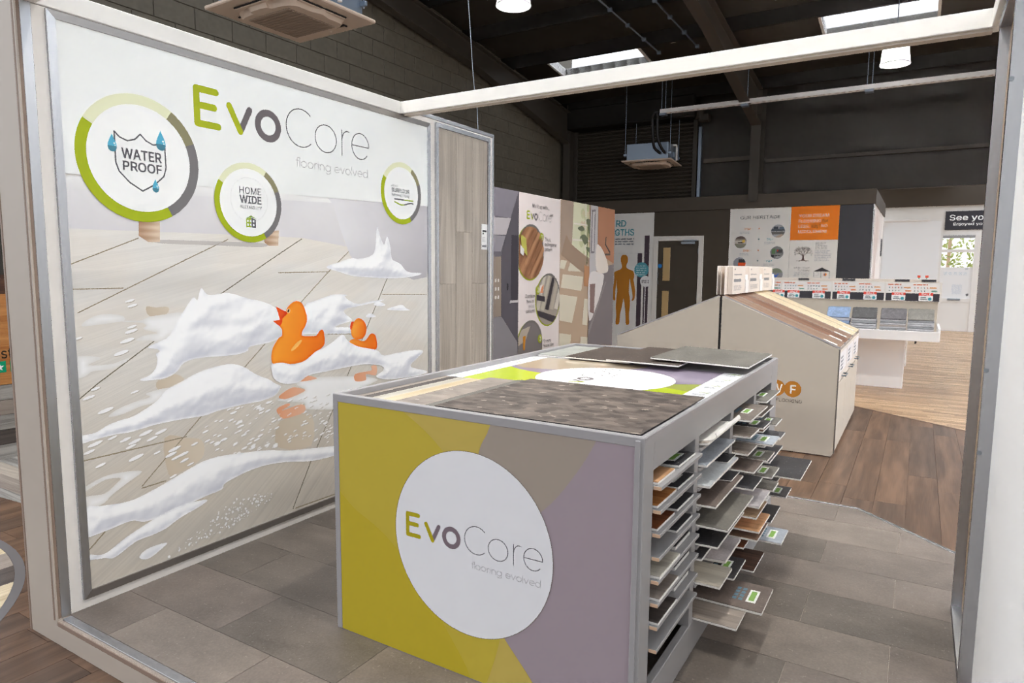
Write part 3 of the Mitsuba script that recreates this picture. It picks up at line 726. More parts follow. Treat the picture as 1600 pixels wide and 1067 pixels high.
# ================================================================ THE BOOTH
D = {'foam':[[[1.806,1.159],[1.865,1.181],[1.917,1.207],[1.98,1.301],[2.008,1.337],[2.051,1.388],[2.074,1.375],[2.087,1.415],[2.101,1.434],[2.138,1.398],[2.236,1.406],[2.296,1.396],[2.381,1.37],[2.445,1.357],[2.51,1.337],[2.553,1.315],[2.62,1.294],[2.763,1.309],[2.782,1.329],[2.838,1.338],[2.955,1.367],[3.035,1.376],[3.118,1.368],[3.097,1.359],[3.149,1.326],[3.224,1.307],[3.337,1.319],[3.455,1.327],[3.419,1.316],[3.202,1.291],[3.1,1.278],[3.094,1.251],[3.156,1.205],[3.071,1.187],[3.009,1.169],[3.139,1.156],[3.143,1.12],[2.948,1.132],[2.739,1.145],[2.589,1.136],[2.496,1.117],[2.416,1.111],[2.37,1.104],[2.353,1.082],[2.259,1.071],[2.078,1.078],[1.988,1.063],[1.94,1.019],[1.881,0.999],[1.783,1.0],[1.762,1.009],[1.808,1.024],[1.84,1.056],[1.849,1.098],[1.844,1.122],[1.863,1.132],[1.851,1.146]],[[1.48,0.792],[1.545,0.796],[1.601,0.819],[1.657,0.831],[1.715,0.838],[1.775,0.862],[1.838,0.894],[1.891,0.941],[1.97,0.97],[2.067,1.005],[2.168,1.022],[2.257,1.024],[2.333,0.998],[2.412,0.946],[2.494,0.907],[2.546,0.873],[2.604,0.849],[2.547,0.91],[2.623,0.879],[2.702,0.86],[2.596,0.868],[2.543,0.813],[2.451,0.793],[2.403,0.791],[2.325,0.792],[2.171,0.785],[2.084,0.774],[1.961,0.778],[1.832,0.778],[1.711,0.767],[1.642,0.769],[1.57,0.767],[1.501,0.76],[1.479,0.759]],[[2.516,0.991],[2.592,0.992],[2.661,0.974],[2.752,0.984],[2.847,1.033],[2.906,1.046],[2.986,1.079],[3.069,1.118],[3.11,1.076],[3.206,1.028],[3.376,0.987],[3.447,0.942],[3.558,0.943],[3.727,0.947],[3.85,0.939],[3.878,0.918],[3.808,0.881],[3.739,0.827],[3.934,0.766],[3.752,0.754],[3.493,0.768],[3.373,0.805],[3.445,0.838],[3.422,0.874],[3.259,0.902],[3.116,0.903],[2.941,0.898],[2.786,0.892],[2.702,0.86],[2.596,0.868],[2.53,0.906],[2.515,0.956]],[[1.468,0.337],[1.482,0.46],[1.552,0.453],[1.676,0.437],[1.794,0.458],[1.902,0.489],[2.015,0.522],[2.074,0.535],[2.16,0.538],[2.313,0.522],[2.478,0.498],[2.614,0.464],[2.796,0.436],[2.994,0.406],[3.05,0.391],[3.048,0.332],[2.993,0.343],[2.794,0.356],[2.611,0.396],[2.486,0.413],[2.388,0.415],[2.298,0.406],[2.19,0.382],[2.167,0.355],[2.085,0.346],[1.912,0.325],[1.761,0.312],[1.679,0.339],[1.56,0.329]],[[1.479,0.223],[1.488,0.244],[1.554,0.224],[1.659,0.269],[1.804,0.315],[1.931,0.337],[2.075,0.326],[2.044,0.303],[1.928,0.275],[1.853,0.246],[1.783,0.235],[1.698,0.23],[1.599,0.19],[1.553,0.203]],[[1.71,0.148],[1.754,0.175],[1.85,0.171],[1.813,0.145],[1.751,0.124]],[[2.947,1.547],[3.055,1.577],[3.167,1.604],[3.224,1.6],[3.344,1.623],[3.384,1.677],[3.402,1.816],[3.44,1.743],[3.471,1.701],[3.504,1.756],[3.535,1.681],[3.55,1.605],[3.633,1.573],[3.719,1.516],[3.872,1.505],[3.771,1.482],[3.547,1.47],[3.311,1.48],[3.164,1.491],[3.026,1.522]],[[3.36,1.298],[3.407,1.316],[3.478,1.289],[3.418,1.283]],[[3.49,1.259],[3.602,1.279],[3.653,1.281],[3.692,1.258],[3.731,1.24],[3.601,1.245]],[[3.283,1.221],[3.324,1.239],[3.381,1.216],[3.323,1.212]]],'film':[[[1.752,1.197],[1.794,1.217],[1.855,1.224],[1.79,1.247],[1.803,1.264],[1.774,1.28],[1.699,1.288],[1.705,1.293],[1.774,1.289],[1.823,1.304],[1.923,1.313],[1.987,1.316],[2.052,1.271],[1.917,1.201],[1.865,1.181],[1.817,1.191]],[[1.516,1.286],[1.549,1.312],[1.608,1.328],[1.684,1.32],[1.706,1.305],[1.694,1.291],[1.6,1.283],[1.536,1.279]],[[1.482,1.139],[1.524,1.148],[1.586,1.133],[1.564,1.118],[1.537,1.105],[1.633,1.099],[1.718,1.118],[1.694,1.097],[1.632,1.076],[1.551,1.075],[1.518,1.057],[1.478,1.057]],[[1.785,0.936],[1.841,0.946],[1.904,0.945],[1.838,0.891],[1.752,0.879],[1.67,0.858],[1.608,0.858],[1.649,0.885],[1.73,0.906],[1.803,0.918]],[[1.481,0.556],[1.575,0.586],[1.676,0.582],[1.737,0.569],[1.74,0.557],[1.673,0.526],[1.6,0.489],[1.56,0.46],[1.486,0.455],[1.482,0.512],[1.57,0.506],[1.626,0.539],[1.643,0.559],[1.574,0.568],[1.483,0.539]],[[2.711,0.866],[2.785,0.878],[3.041,0.85],[3.257,0.821],[3.384,0.783],[3.325,0.763],[3.037,0.695],[2.994,0.648],[2.76,0.689],[2.743,0.729],[2.55,0.776],[2.681,0.783],[2.755,0.805],[2.693,0.847]]],'peach':[[[2.711,0.866],[2.767,0.891],[2.851,0.865],[2.785,0.859]],[[2.559,0.796],[2.612,0.823],[2.674,0.835],[2.755,0.805],[2.681,0.783],[2.601,0.775]],[[3.18,0.848],[3.327,0.853],[3.327,0.881],[3.38,0.879],[3.373,0.814],[3.28,0.834],[3.274,0.794],[3.179,0.8]],[[2.543,0.727],[2.624,0.746],[2.635,0.73],[2.576,0.711],[2.731,0.723],[2.741,0.672],[2.597,0.66],[2.564,0.681]]],'beige':[[[1.809,1.353],[1.856,1.347],[1.918,1.346],[1.907,1.311],[1.823,1.307]],[[1.843,0.988],[1.881,0.995],[1.933,1.013],[1.984,0.981],[1.944,0.958],[1.847,0.948]],[[1.866,0.703],[1.983,0.678],[2.064,0.647],[2.075,0.572],[2.017,0.527],[1.921,0.506],[1.876,0.518]],[[2.545,0.632],[2.644,0.66],[2.803,0.645],[2.791,0.452],[2.545,0.499]]],'bubbles_area':[[2.135,0.791],[2.489,0.778],[2.977,0.769],[2.968,0.439],[2.198,0.536],[2.058,0.662]],'glit_area':[[1.845,0.088],[1.979,0.157],[2.217,0.278],[2.525,0.248],[2.462,0.194],[2.232,0.127]],'dash':[[1.557,0.995],[1.528,0.96],[1.596,0.889],[1.733,0.954],[1.542,0.745],[1.514,0.714],[1.677,0.735],[1.775,0.747],[1.701,0.697],[1.804,0.713],[1.849,0.738],[1.722,0.638],[1.56,0.642],[1.914,0.636],[1.894,0.612],[1.959,0.599],[1.919,0.59],[1.964,0.566],[1.996,0.538],[1.901,0.499],[1.825,0.638],[1.72,0.717],[1.619,0.757],[2.022,0.637],[1.498,1.228],[1.711,1.2],[1.68,1.145],[1.731,1.242],[1.735,1.262],[1.733,1.384],[1.743,1.361]],'duck':[[2.519,1.053],[2.533,1.093],[2.572,1.138],[2.594,1.15],[2.595,1.185],[2.579,1.21],[2.589,1.241],[2.62,1.279],[2.64,1.311],[2.683,1.341],[2.719,1.344],[2.75,1.327],[2.771,1.287],[2.783,1.236],[2.768,1.193],[2.744,1.163],[2.743,1.137],[2.794,1.13],[2.85,1.129],[2.88,1.156],[2.904,1.16],[2.915,1.131],[2.911,1.064],[2.828,1.02],[2.752,0.984],[2.661,0.977],[2.575,0.994],[2.529,0.993],[2.516,1.019]],'beak':[[[2.56,1.319],[2.599,1.299],[2.639,1.279],[2.606,1.253],[2.588,1.237],[2.577,1.262],[2.569,1.29]],[[2.538,1.237],[2.567,1.241],[2.595,1.242],[2.597,1.226],[2.579,1.208],[2.558,1.222]]],'eye':[[2.645,1.291],[2.654,1.291]],'duck2':[[[3.126,1.059],[3.175,1.082],[3.263,1.058],[3.321,1.098],[3.35,1.101],[3.378,1.077],[3.379,0.995],[3.261,1.005],[3.206,1.024]],[[3.148,1.112],[3.146,1.147],[3.161,1.177],[3.189,1.205],[3.222,1.213],[3.266,1.19],[3.287,1.149],[3.281,1.109],[3.252,1.079],[3.207,1.075],[3.166,1.088]],[[3.138,1.156],[3.15,1.191],[3.172,1.192],[3.161,1.162],[3.146,1.143]]],'lines':[[[1.487,1.55],[1.79,1.675]],[[1.504,1.339],[2.055,1.593],[2.267,1.688]],[[1.472,0.947],[1.567,1.015],[1.848,1.191],[2.228,1.412],[2.52,1.577],[2.762,1.711]],[[1.742,0.491],[2.069,0.774],[2.341,0.999],[2.475,1.111],[2.774,1.363],[2.973,1.523],[3.14,1.645]],[[2.639,0.099],[2.786,0.354],[3.143,0.9],[3.291,1.141],[3.485,1.449],[3.505,1.475]],[[2.583,1.512],[2.972,1.517]],[[3.445,1.364],[3.932,1.349]],[[1.473,0.679],[1.983,0.684]],[[1.74,0.482],[1.864,0.486]],[[1.48,1.443],[1.707,1.443]],[[2.945,1.131],[3.143,1.115]],[[2.658,0.097],[2.991,0.091]],[[1.482,0.26],[1.564,0.328]]],'bath':[[2.981,1.996],[3.011,1.937],[3.051,1.834],[3.097,1.729],[3.145,1.633],[3.201,1.585],[3.342,1.544],[3.598,1.51],[3.933,1.476],[3.938,2.001],[3.476,1.997]],'wall':[[1.479,1.925],[2.601,1.998],[2.992,1.993],[3.061,1.814],[3.118,1.677],[2.777,1.715],[2.591,1.717],[2.06,1.711],[1.488,1.703]],'skirt':[[1.479,1.922],[2.601,1.998],[2.992,1.993],[3.011,1.941],[2.599,1.923],[1.481,1.866]],'legs':[[[1.795,1.755],[1.897,1.761],[1.892,1.66],[1.835,1.658],[1.791,1.686]],[[2.496,1.739],[2.597,1.751],[2.589,1.664],[2.523,1.662],[2.494,1.682]]],'legshadow':[[[1.892,1.67],[2.165,1.674],[2.481,1.675],[2.48,1.654],[2.164,1.654],[1.892,1.654]]],'mix':{'div':[[6.621,2.473],[7.216,2.488],[8.336,2.487],[10.234,2.504]],'dark_ceil':[[6.563,2.485],[7.198,2.487],[7.013,2.152],[6.619,2.155]],'dark_beam':[[6.566,2.132],[7.032,2.15],[7.015,1.951],[6.621,1.933]],'dark_ceil2':[[6.567,1.93],[6.9,1.93],[6.796,1.743],[6.623,1.738]],'dark_wall':[[7.198,2.481],[6.9,1.926],[6.789,1.663],[6.816,0.958],[7.207,0.53]],'wood':[[6.623,1.68],[6.796,1.683],[6.804,0.969],[6.629,0.969]],'carpet':[[6.629,0.965],[6.816,0.962],[7.189,0.618],[7.193,0.382],[6.634,0.446]],'win':[[6.644,1.365],[6.733,1.364],[6.735,1.124],[6.646,1.127]],'c1':[[7.501,1.745],[7.199,1.738],[7.837,1.753],[7.494,2.096],[7.509,1.384]],'c2':[[7.996,1.122],[7.674,1.133],[8.333,1.109],[7.986,1.475],[8.006,0.762]],'c3':[[7.506,0.523],[7.219,0.551],[7.838,0.49],[7.499,0.852]],'n1':[[7.786,1.953]],'n2':[[7.702,1.283]],'n3':[[7.778,0.627]],'t0':[[7.536,2.335],[8.009,2.33]],'logo':[[7.407,2.168],[8.017,2.186],[7.405,2.273]],'t1':[[7.884,1.913],[7.886,1.847],[7.887,1.787]],'t2':[[7.38,1.189],[7.419,1.123],[7.455,1.057],[7.409,0.997]],'t3':[[7.878,0.55],[7.88,0.491]],'room':[[8.337,2.487],[9.574,2.501],[9.688,0.35],[8.329,0.442]],'win2':[[8.734,2.492],[9.257,2.495],[9.295,1.703],[8.699,1.873]],'skirt':[[8.508,2.019],[8.699,1.885],[9.296,1.678],[9.139,1.476],[8.363,1.735]],'wall':[[8.357,2.489],[8.734,2.492],[8.699,1.873],[8.514,1.855],[8.352,1.735]],'til':[[[8.355,1.665],[8.547,1.656],[8.473,1.537],[8.328,1.549]],[[8.655,1.633],[9.022,1.502],[8.579,1.514]],[[8.423,1.467],[9.095,1.427],[9.035,1.216],[8.368,1.28]],[[8.33,1.187],[8.912,1.133],[8.743,0.759],[8.322,0.823]],[[9.145,1.1],[9.307,1.081],[9.265,0.686],[9.092,0.711]],[[8.323,0.645],[8.723,0.589],[8.701,0.43],[8.314,0.444]],[[9.047,0.537],[9.304,0.503],[9.297,0.387],[9.035,0.411]]],'pot':[[9.116,1.601],[9.295,1.577],[9.298,1.273],[9.119,1.289]],'stem':[[9.203,1.627],[9.215,1.877],[9.222,2.225]],'leaf':[[[9.161,2.271],[9.31,2.268],[9.364,2.134],[9.292,2.005],[9.226,2.151]],[[8.87,2.132],[9.021,2.169],[9.098,2.12],[8.996,2.09]],[[8.999,2.017],[9.113,2.047],[9.234,1.977],[9.12,1.899]],[[8.944,1.99],[9.027,2.043],[9.046,1.995]],[[9.151,1.863],[9.3,1.855],[9.291,1.779]]],'bed':[[9.542,1.913],[9.837,1.791],[10.007,1.514],[9.563,1.514]],'dwall':[[9.574,2.496],[10.235,2.496],[10.255,1.624],[9.741,1.763],[9.593,1.902]],'greywall':[[9.304,2.499],[9.574,2.501],[9.574,1.901],[9.563,1.514],[9.295,1.451]],'picture':[[9.344,2.427],[9.477,2.443],[9.462,1.783],[9.333,1.78]],'base':[[9.849,1.58],[10.255,1.624],[10.267,0.295],[9.279,0.388],[9.315,0.914],[9.588,1.032],[9.639,1.266]],'tub':[[9.295,1.451],[9.757,1.469],[9.84,1.395],[9.651,1.056],[9.322,0.76]],'towel':[[9.314,1.311],[9.51,1.32],[9.484,0.854],[9.334,0.888]],'lamp':[[9.89,2.03],[9.876,1.924],[10.057,1.81],[10.059,1.775],[9.871,1.771]]},'man':[[-5.212,1.834],[-5.166,1.821],[-5.133,1.767],[-5.136,1.687],[-5.16,1.627],[-5.153,1.566],[-5.08,1.531],[-5.002,1.487],[-4.988,1.393],[-5.003,1.326],[-4.978,1.232],[-4.956,1.072],[-4.964,0.964],[-4.991,0.909],[-5.031,0.902],[-5.007,0.976],[-5.031,1.124],[-5.064,1.257],[-5.081,1.351],[-5.092,1.23],[-5.093,1.068],[-5.066,0.934],[-5.064,0.771],[-5.08,0.607],[-5.069,0.425],[-5.14,0.413],[-5.155,0.604],[-5.171,0.767],[-5.204,0.929],[-5.22,0.874],[-5.245,0.737],[-5.276,0.599],[-5.289,0.42],[-5.368,0.41],[-5.358,0.595],[-5.374,0.76],[-5.362,0.952],[-5.348,1.102],[-5.363,1.225],[-5.355,1.347],[-5.37,1.252],[-5.39,1.115],[-5.392,0.978],[-5.384,0.91],[-5.419,0.89],[-5.444,0.949],[-5.448,1.086],[-5.429,1.251],[-5.42,1.387],[-5.423,1.469],[-5.377,1.502],[-5.273,1.551],[-5.257,1.605],[-5.283,1.686],[-5.288,1.767],[-5.261,1.821]]}
LX = -3.141
bw = thing('booth_wall', 'long white booth wall standing on the platform behind the big bath foam poster', 'display wall')
add(bw, 'panel', box(-3.362, LX, 1.342, 4.82, -0.003, 2.598), 'white_paint')
add(bw, 'end_face', box(-3.362, -3.128, 1.336, 1.343, FZ, 2.598), 'cream_paint', label='cream painted front end')
add(bw, 'end_face', box(-3.128, -2.2, 1.336, 1.3405, FZ, -0.022), 'cream_paint')
add(bw, 'end_face', box(-2.199, 0.25, 1.336, 1.3405, FZ, -0.022), 'cream_paint')
add(bw, 'corner_trim', box(LX - 0.002, LX + 0.004, 1.360, 1.400, 0, 2.6, 0.001), 'aluminium')
add(bw, 'corner_trim', box(LX - 0.010, LX + 0.002, 1.334, 1.362, 0, 2.6, 0.001), 'brown_edge')
add(bw, 'corner_trim', box(-3.376, -3.362, 1.333, 1.36, FZ, 2.6, 0.001), 'brown_edge')
add(bw, 'end_trim', box(-3.37, LX + 0.006, 4.82, 4.845, 0, 2.66, 0.002), 'aluminium')
add(bw, 'top_cap', box(-3.37, LX + 0.008, 3.75, 4.845, 2.63, 2.66, 0.003), 'aluminium')
add(bw, 'top_panel', box(-3.36, LX + 0.002, 3.75, 4.82, 2.598, 2.63), 'white_paint')

hb = thing('overhead_beam', 'off white square beam framing the top of the booth', 'beam')
B0, B1 = 2.602, 2.683
add(hb, 'beam', box(-3.36, -3.138, 1.34, 3.66, B0, B1, 0.003), 'beam_paint')
add(hb, 'beam', box(-3.36, 0.37, 3.66, 3.745, B0, B1, 0.003), 'beam_paint')
add(hb, 'beam', box(0.195, 0.37, 1.34, 3.66, B0, B1, 0.003), 'beam_paint')
add(hb, 'beam', box(-3.138, 0.195, 1.34, 1.42, B0, B1, 0.003), 'beam_paint')
add(hb, 'shadow_gap', box(-3.3, -3.150, 1.36, 3.70, 2.592, 2.603), 'dull_alu', label='grey metal strip under the beam')
add(hb, 'shadow_gap', box(-3.12, 0.2, 3.675, 3.73, 2.590, 2.603), 'cream_paint')


def framed(parent, plane_box, y0, y1, z0, z1, w=0.034, mat='aluminium', bottom='dull_alu'):
    """four mitred bars; plane_box(y0, y1, z0, z1) makes a bar."""
    def bar(p):
        return plane_box(p)
    for p, mt in (([(y0, z0), (y0 + w, z0 + w), (y0 + w, z1 - w), (y0, z1)], mat), ([(y1, z0), (y1, z1), (y1 - w, z1 - w), (y1 - w, z0 + w)], mat),
                  ([(y0, z1), (y0 + w, z1 - w), (y1 - w, z1 - w), (y1, z1)], bottom), ([(y0, z0), (y1, z0), (y1 - w, z0 + w), (y0 + w, z0 + w)], bottom)):
        add(parent, 'frame_bar', bar(p), mt)


def xbar(X0, depth):
    def fn(p):
        m = trimesh.creation.extrude_polygon(P(p), depth, engine='earcut')
        m.apply_transform(np.array([[0, 0, 1, X0], [1, 0, 0, 0], [0, 1, 0, 0], [0, 0, 0, 1.0]]))
        return m
    return fn


po = thing('poster', 'huge framed poster of orange rubber ducks and white bath foam on a pale wood floor', 'poster')
framed(po, xbar(LX, 0.013), 1.452, 3.978, 0.045, 2.594)
Y0, Y1, Z0, Z1 = 1.486, 3.944, 0.079, 2.560
pl = PX(LX + 0.004)
quad = lambda a0, b0, a1, b1, d: trimesh.Trimesh(pl(np.array([a0, a1, a1, a0]), np.array([b0, b0, b1, b1]), np.full(4, d)), [(0, 1, 2), (0, 2, 3)], process=False)
floor_ = quad(Y0, Z0, Y1, Z1, 0.0)
prn = add(po, 'print', floor_, 'floorprint', label='printed picture of a wet pale oak floor')
clip = R(Y0, Z0, Y1, Z1)
EPS = 0.0004


def grad(c0, c1, a0, a1, axis=1):
    return lambda v, d, t: lerp(c0, c1, (v[:, axis] - a0) / (a1 - a0))


# printed room wall, skirting, bath
shaded(po, 'print_wall', sp_poly(D['wall'], 1).intersection(clip), pl, EPS, grad((228, 227, 230), (216, 213, 216), 1.95, 1.62), 0.03, label='printed pale wall')
shaded(po, 'print_wall', P(D['skirt']).intersection(clip), pl, 2 * EPS, grad((242, 242, 242), (222, 221, 223), 1.96, 1.86), 0.03)
shaded(po, 'print_bath', sp_poly(D['bath'], 2).intersection(clip), pl, 3 * EPS, lambda v, d, t: lerp((228, 227, 231), (196, 193, 198), (v[:, 0] - 3.05) / 0.85) - 16 * np.clip((1.75 - v[:, 1]) / 0.25, 0, 1)[:, None], 0.025, label='printed white bath')
for g in D['legshadow']:
    paint(po, 'print_shadow', sp_poly(g, 4), pl, 2 * EPS, (196, 191, 187))
for g in D['legs']:
    shaded(po, 'print_leg', P(g).intersection(clip), pl, 3 * EPS, lambda v, d, t: lerp((176, 140, 112), (222, 202, 180), (v[:, 0] - v[:, 0].min()) / np.ptp(v[:, 0]) + 0.25 * np.sin(v[:, 1] * 190)), 0.006)
for i, l in enumerate(D['lines']):
    w = 0.0022 + 0.0008 * (1.7 - np.mean([q[1] for q in l]))
    paint(po, 'print_joint', sg.LineString(l).buffer(w, cap_style=2).intersection(clip), pl, 2 * EPS, (150, 138, 118) if i not in (2, 4) else (120, 112, 96))
for g in D['beige']:
    shaded(po, 'print_reflection', sp_poly(g, 3).intersection(clip), pl, 1.5 * EPS, lambda v, d, t: lerp((202, 188, 168), (214, 202, 184), (v[:, 0] - v[:, 0].min()) / np.ptp(v[:, 0])), 0.02)


def foam_fn(poly_r, lightdir=(-0.45, 0.75), dark=(206, 208, 217), seed=0, flatness=1.0):
    L = np.array(lightdir) / np.linalg.norm(lightdir)
    def fn(v, d, tree):
        def h(q):
            dd = tree.query(q)[0]
            e = 1 - np.clip(dd / poly_r, 0, 1)
            n3 = np.stack([q[:, 0] * 9, q[:, 1] * 13, np.full(len(q), seed * 3.1)], 1)
            return poly_r * 0.55 * (1 - e * e) + 0.06 * meshkit.fbm(n3, 3, seed) + 0.009 * meshkit.noise(n3 * 6, seed)
        k = 0.012
        gx = (h(v + [k, 0]) - h(v - [k, 0])) / (2 * k)
        gy = (h(v + [0, k]) - h(v - [0, k])) / (2 * k)
        n = np.stack([-gx, -gy, np.ones(len(v))], 1)
        n /= np.linalg.norm(n, axis=1, keepdims=True)
        lit = n @ np.array([L[0] * 0.8, L[1] * 0.8, 0.6])
        return lerp(dark, (253, 254, 255), 0.2 + 0.95 * lit * flatness)
    return fn


for i, g in enumerate(D['film']):
    pg = sp_poly(g, 5).intersection(clip)
    shaded(po, 'print_film', pg, pl, 4 * EPS, lambda v, d, t: lerp((222, 220, 216), (243, 243, 243), d / 0.03 + 0.3 * meshkit.fbm(np.stack([v[:, 0] * 16, v[:, 1] * 24, v[:, 0] * 0], 1), 3)), 0.014)
for g in D['peach']:
    shaded(po, 'print_reflection', sp_poly(g, 4).intersection(clip), pl, 5 * EPS, lambda v, d, t: lerp((226, 160, 122), (232, 186, 158), (v[:, 0] - v[:, 0].min()) / np.ptp(v[:, 0])), 0.012)
radii = [0.10, 0.16, 0.11, 0.11, 0.05, 0.03, 0.10, 0.02, 0.03, 0.02]
order = [0, 1, 3, 4, 5, 6, 7, 8, 9]
for i in order:
    pg = sp_poly(D['foam'][i], 5).intersection(clip)
    shaded(po, 'print_foam', pg, pl, 6 * EPS, foam_fn(radii[i], seed=i + 1), 0.011 if i < 7 else 0.006, label='printed white foam')


def duck_fn(c0=(238, 118, 22), c1=(253, 172, 60), hl=None):
    def fn(v, d, t):
        a0, b0 = v.min(0); a1, b1 = v.max(0)
        q = (v - [a0, b0]) / [a1 - a0, b1 - b0]
        return lerp(c1, c0, 1.15 * q[:, 0] + 0.25 * (1 - q[:, 1]) - 0.12) - 26 * np.clip(1 - d / 0.02, 0, 1)[:, None] * np.array([0.3, 1, 0.6])
    return fn


for g, c0, c1 in ((D['duck2'][0], (232, 112, 20), (250, 165, 60)), (D['duck2'][1], (236, 116, 20), (255, 178, 70)), (D['duck2'][2], (222, 76, 26), (232, 96, 40)), (D['duck'], (240, 120, 22), (252, 168, 52)), (D['beak'][0], (222, 74, 20), (240, 110, 40)), (D['beak'][1], (226, 82, 26), (240, 112, 44))):
    pg = sp_poly(g, 5 if g is not D['beak'][0] else 2)
    shaded(po, 'print_duck', pg, pl, (7 if g in D['duck2'] else 8) * EPS + (0.0002 if g in D['beak'] else 0), duck_fn(c0, c1), 0.007, label='printed orange rubber duck')
ex, ey = D['eye'][0]
paints(po, 'print_eye', [(circ(ex, ey, 0.0135, 20), 9.5 * EPS, (250, 200, 150)), (affinity.rotate(affinity.scale(circ(ex, ey, 0.010, 20), 0.6, 1), -25), 10 * EPS, (70, 46, 30))], pl)
sh0 = D['duck'][2]
paint(po, 'print_gleam', affinity.rotate(affinity.scale(circ(sh0[0] + 0.125, sh0[1] - 0.055, 0.055, 24), 0.9, 0.22), 35), pl, 9 * EPS, (252, 186, 96))
pg = sp_poly(D['foam'][2], 5).intersection(clip)
shaded(po, 'print_foam', pg, pl, 10 * EPS, foam_fn(0.12, seed=8), 0.011, label='printed white foam')
bub = []
for a, b in D['dash']:
    r0 = 0.009 + 0.010 * random.random()
    bub.append(affinity.rotate(affinity.scale(circ(a, b, r0, 14), 2.0, 0.45), 14))
area = P(D['bubbles_area']); n = 0
a0, b0, a1, b1 = area.bounds
while n < 150:
    a, b = random.uniform(a0, a1), random.uniform(b0, b1)
    if area.contains(sg.Point(a, b)):
        bub.append(affinity.rotate(affinity.scale(circ(a, b, 0.004 + 0.007 * random.random(), 10), 1.9, 0.5), 14)); n += 1
area = P(D['glit_area']); n = 0
a0, b0, a1, b1 = area.bounds
while n < 150:
    a, b = random.uniform(a0, a1), random.uniform(b0, b1)
    if area.contains(sg.Point(a, b)):
        bub.append(circ(a, b, 0.0025 + 0.005 * random.random() ** 2, 8)); n += 1
allb = shapely.union_all(bub).intersection(clip)
k = paint(po, 'print_droplets', affinity.translate(allb, 0.003, -0.004).difference(allb.buffer(0.0004)), pl, 4.6 * EPS, (192, 185, 174)); labels[k] = {'kind': 'stuff', 'label': 'shadows of the printed droplets'}
k = paint(po, 'print_droplets', allb, pl, 5 * EPS, (246, 246, 246)); labels[k] = {'kind': 'stuff', 'label': 'printed droplets and bubbles'}

# white header band, word mark, badges
paint(po, 'header_band', P([(Y0, 1.935), (2.75, 1.962), (Y1, 1.995), (Y1, Z1), (Y0, Z1)]), pl, 11 * EPS, (240, 243, 242), label='white printed band at the top')
logo(po, pl, 2.097, 2.240, 0.2025, 12 * EPS, thin=0.0135)


def badge(a, b, r, th):
    paints(po, 'badge', [(circ(a, b, r - th), 12 * EPS, (246, 248, 247)), (sector(a, b, r - th, r, 57, 150), 12 * EPS, (230, 233, 200)), (sector(a, b, r - th, r, 150, 299), 12 * EPS, (166, 182, 30)),
                         (sector(a, b, r - th, r, -61, 22), 12 * EPS, (120, 118, 120)), (sector(a, b, r - th, r, 22, 57), 12 * EPS, (142, 138, 106))], pl, 'round badge with a green and grey ring')


badge(1.82, 2.04, 0.289, 0.047)
badge(2.403, 1.889, 0.212, 0.032)
badge(3.655, 2.06, 0.212, 0.034)
G = (84, 84, 90)
top = np.vstack([arc(1.757, 2.165, 0.056, 0.055, 200, 330, 12), [(1.82, 2.152)], arc(1.88, 2.165, 0.056, 0.055, 210, 340, 12)])
shield = [np.vstack([[(1.702, 2.146)], [(1.725, 2.124), (1.76, 2.113), (1.795, 2.125), (1.82, 2.152)], [(1.845, 2.127), (1.88, 2.112), (1.915, 2.122), (1.932, 2.14)]]),
          np.vstack([[(1.702, 2.146), (1.702, 2.01), (1.715, 1.972), (1.76, 1.927), (1.819, 1.893), (1.878, 1.928), (1.925, 1.972), (1.938, 2.01), (1.936, 2.14)]])]
paint(po, 'shield', strokes(shield, 0.0032), pl, 13 * EPS, G, label='printed shield outline')


def drop(a, b, h):
    t = np.linspace(0, 2 * np.pi, 40)
    w = 0.34 * h
    pts = np.stack([a + w * np.sin(t) * np.sin(t / 2) ** 1.4 * 1.05, b + h * 0.5 * np.cos(t)], 1)
    g = sg.Polygon(pts).buffer(0)
    paints(po, 'water_drop', [(g, 14 * EPS, (88, 178, 208)), (g.intersection(R(a - w, b - h, a + w, b - 0.18 * h)), 14.5 * EPS, (70, 130, 150)), (circ(a + 0.12 * h, b - 0.02 * h, 0.05 * h, 12), 15 * EPS, (250, 252, 253)), (circ(a + 0.16 * h, b - 0.14 * h, 0.035 * h, 12), 15 * EPS, (250, 252, 253))], pl, 'printed blue water drop')


drop(1.690, 2.094, 0.078); drop(1.918, 2.138, 0.092); drop(1.882, 1.924, 0.062)
text(po, 'lettering', 'WATER', pl, 1.728, 2.034, 0.044, G, True, 0.189, d=14 * EPS)
text(po, 'lettering', 'PROOF', pl, 1.728, 1.981, 0.040, G, True, 0.189, d=14 * EPS)
paint(po, 'badge_line', circ(2.403, 1.905, 0.118, 48).difference(circ(2.403, 1.905, 0.1165, 48)), pl, 13 * EPS, (214, 216, 216))
text(po, 'lettering', 'HOME', pl, 2.338, 1.935, 0.036, G, False, 0.141, d=14 * EPS)
text(po, 'lettering', 'WIDE', pl, 2.341, 1.886, 0.040, G, True, 0.139, d=14 * EPS)
text(po, 'lettering', 'SUITABILITY', pl, 2.343, 1.857, 0.016, G, False, 0.139, d=14 * EPS)
hs = P([(2.378, 1.757), (2.378, 1.802), (2.41, 1.813), (2.41, 1.757)]); hg = P([(2.412, 1.757), (2.412, 1.812), (2.44, 1.800), (2.44, 1.757)])
holes = shapely.union_all([R(2.384 + 0.018 * i, 1.766 + 0.020 * j, 2.394 + 0.018 * i, 1.777 + 0.020 * j) for i in range(3) for j in range(2)])
paints(po, 'house_symbol', [(hs.difference(holes), 13 * EPS, (150, 172, 32)), (hg.difference(holes), 13 * EPS, (96, 96, 102)), (P([(2.372, 1.803), (2.41, 1.822), (2.446, 1.804), (2.41, 1.814)]), 13.5 * EPS, (120, 150, 30))], pl, 'printed little green house')
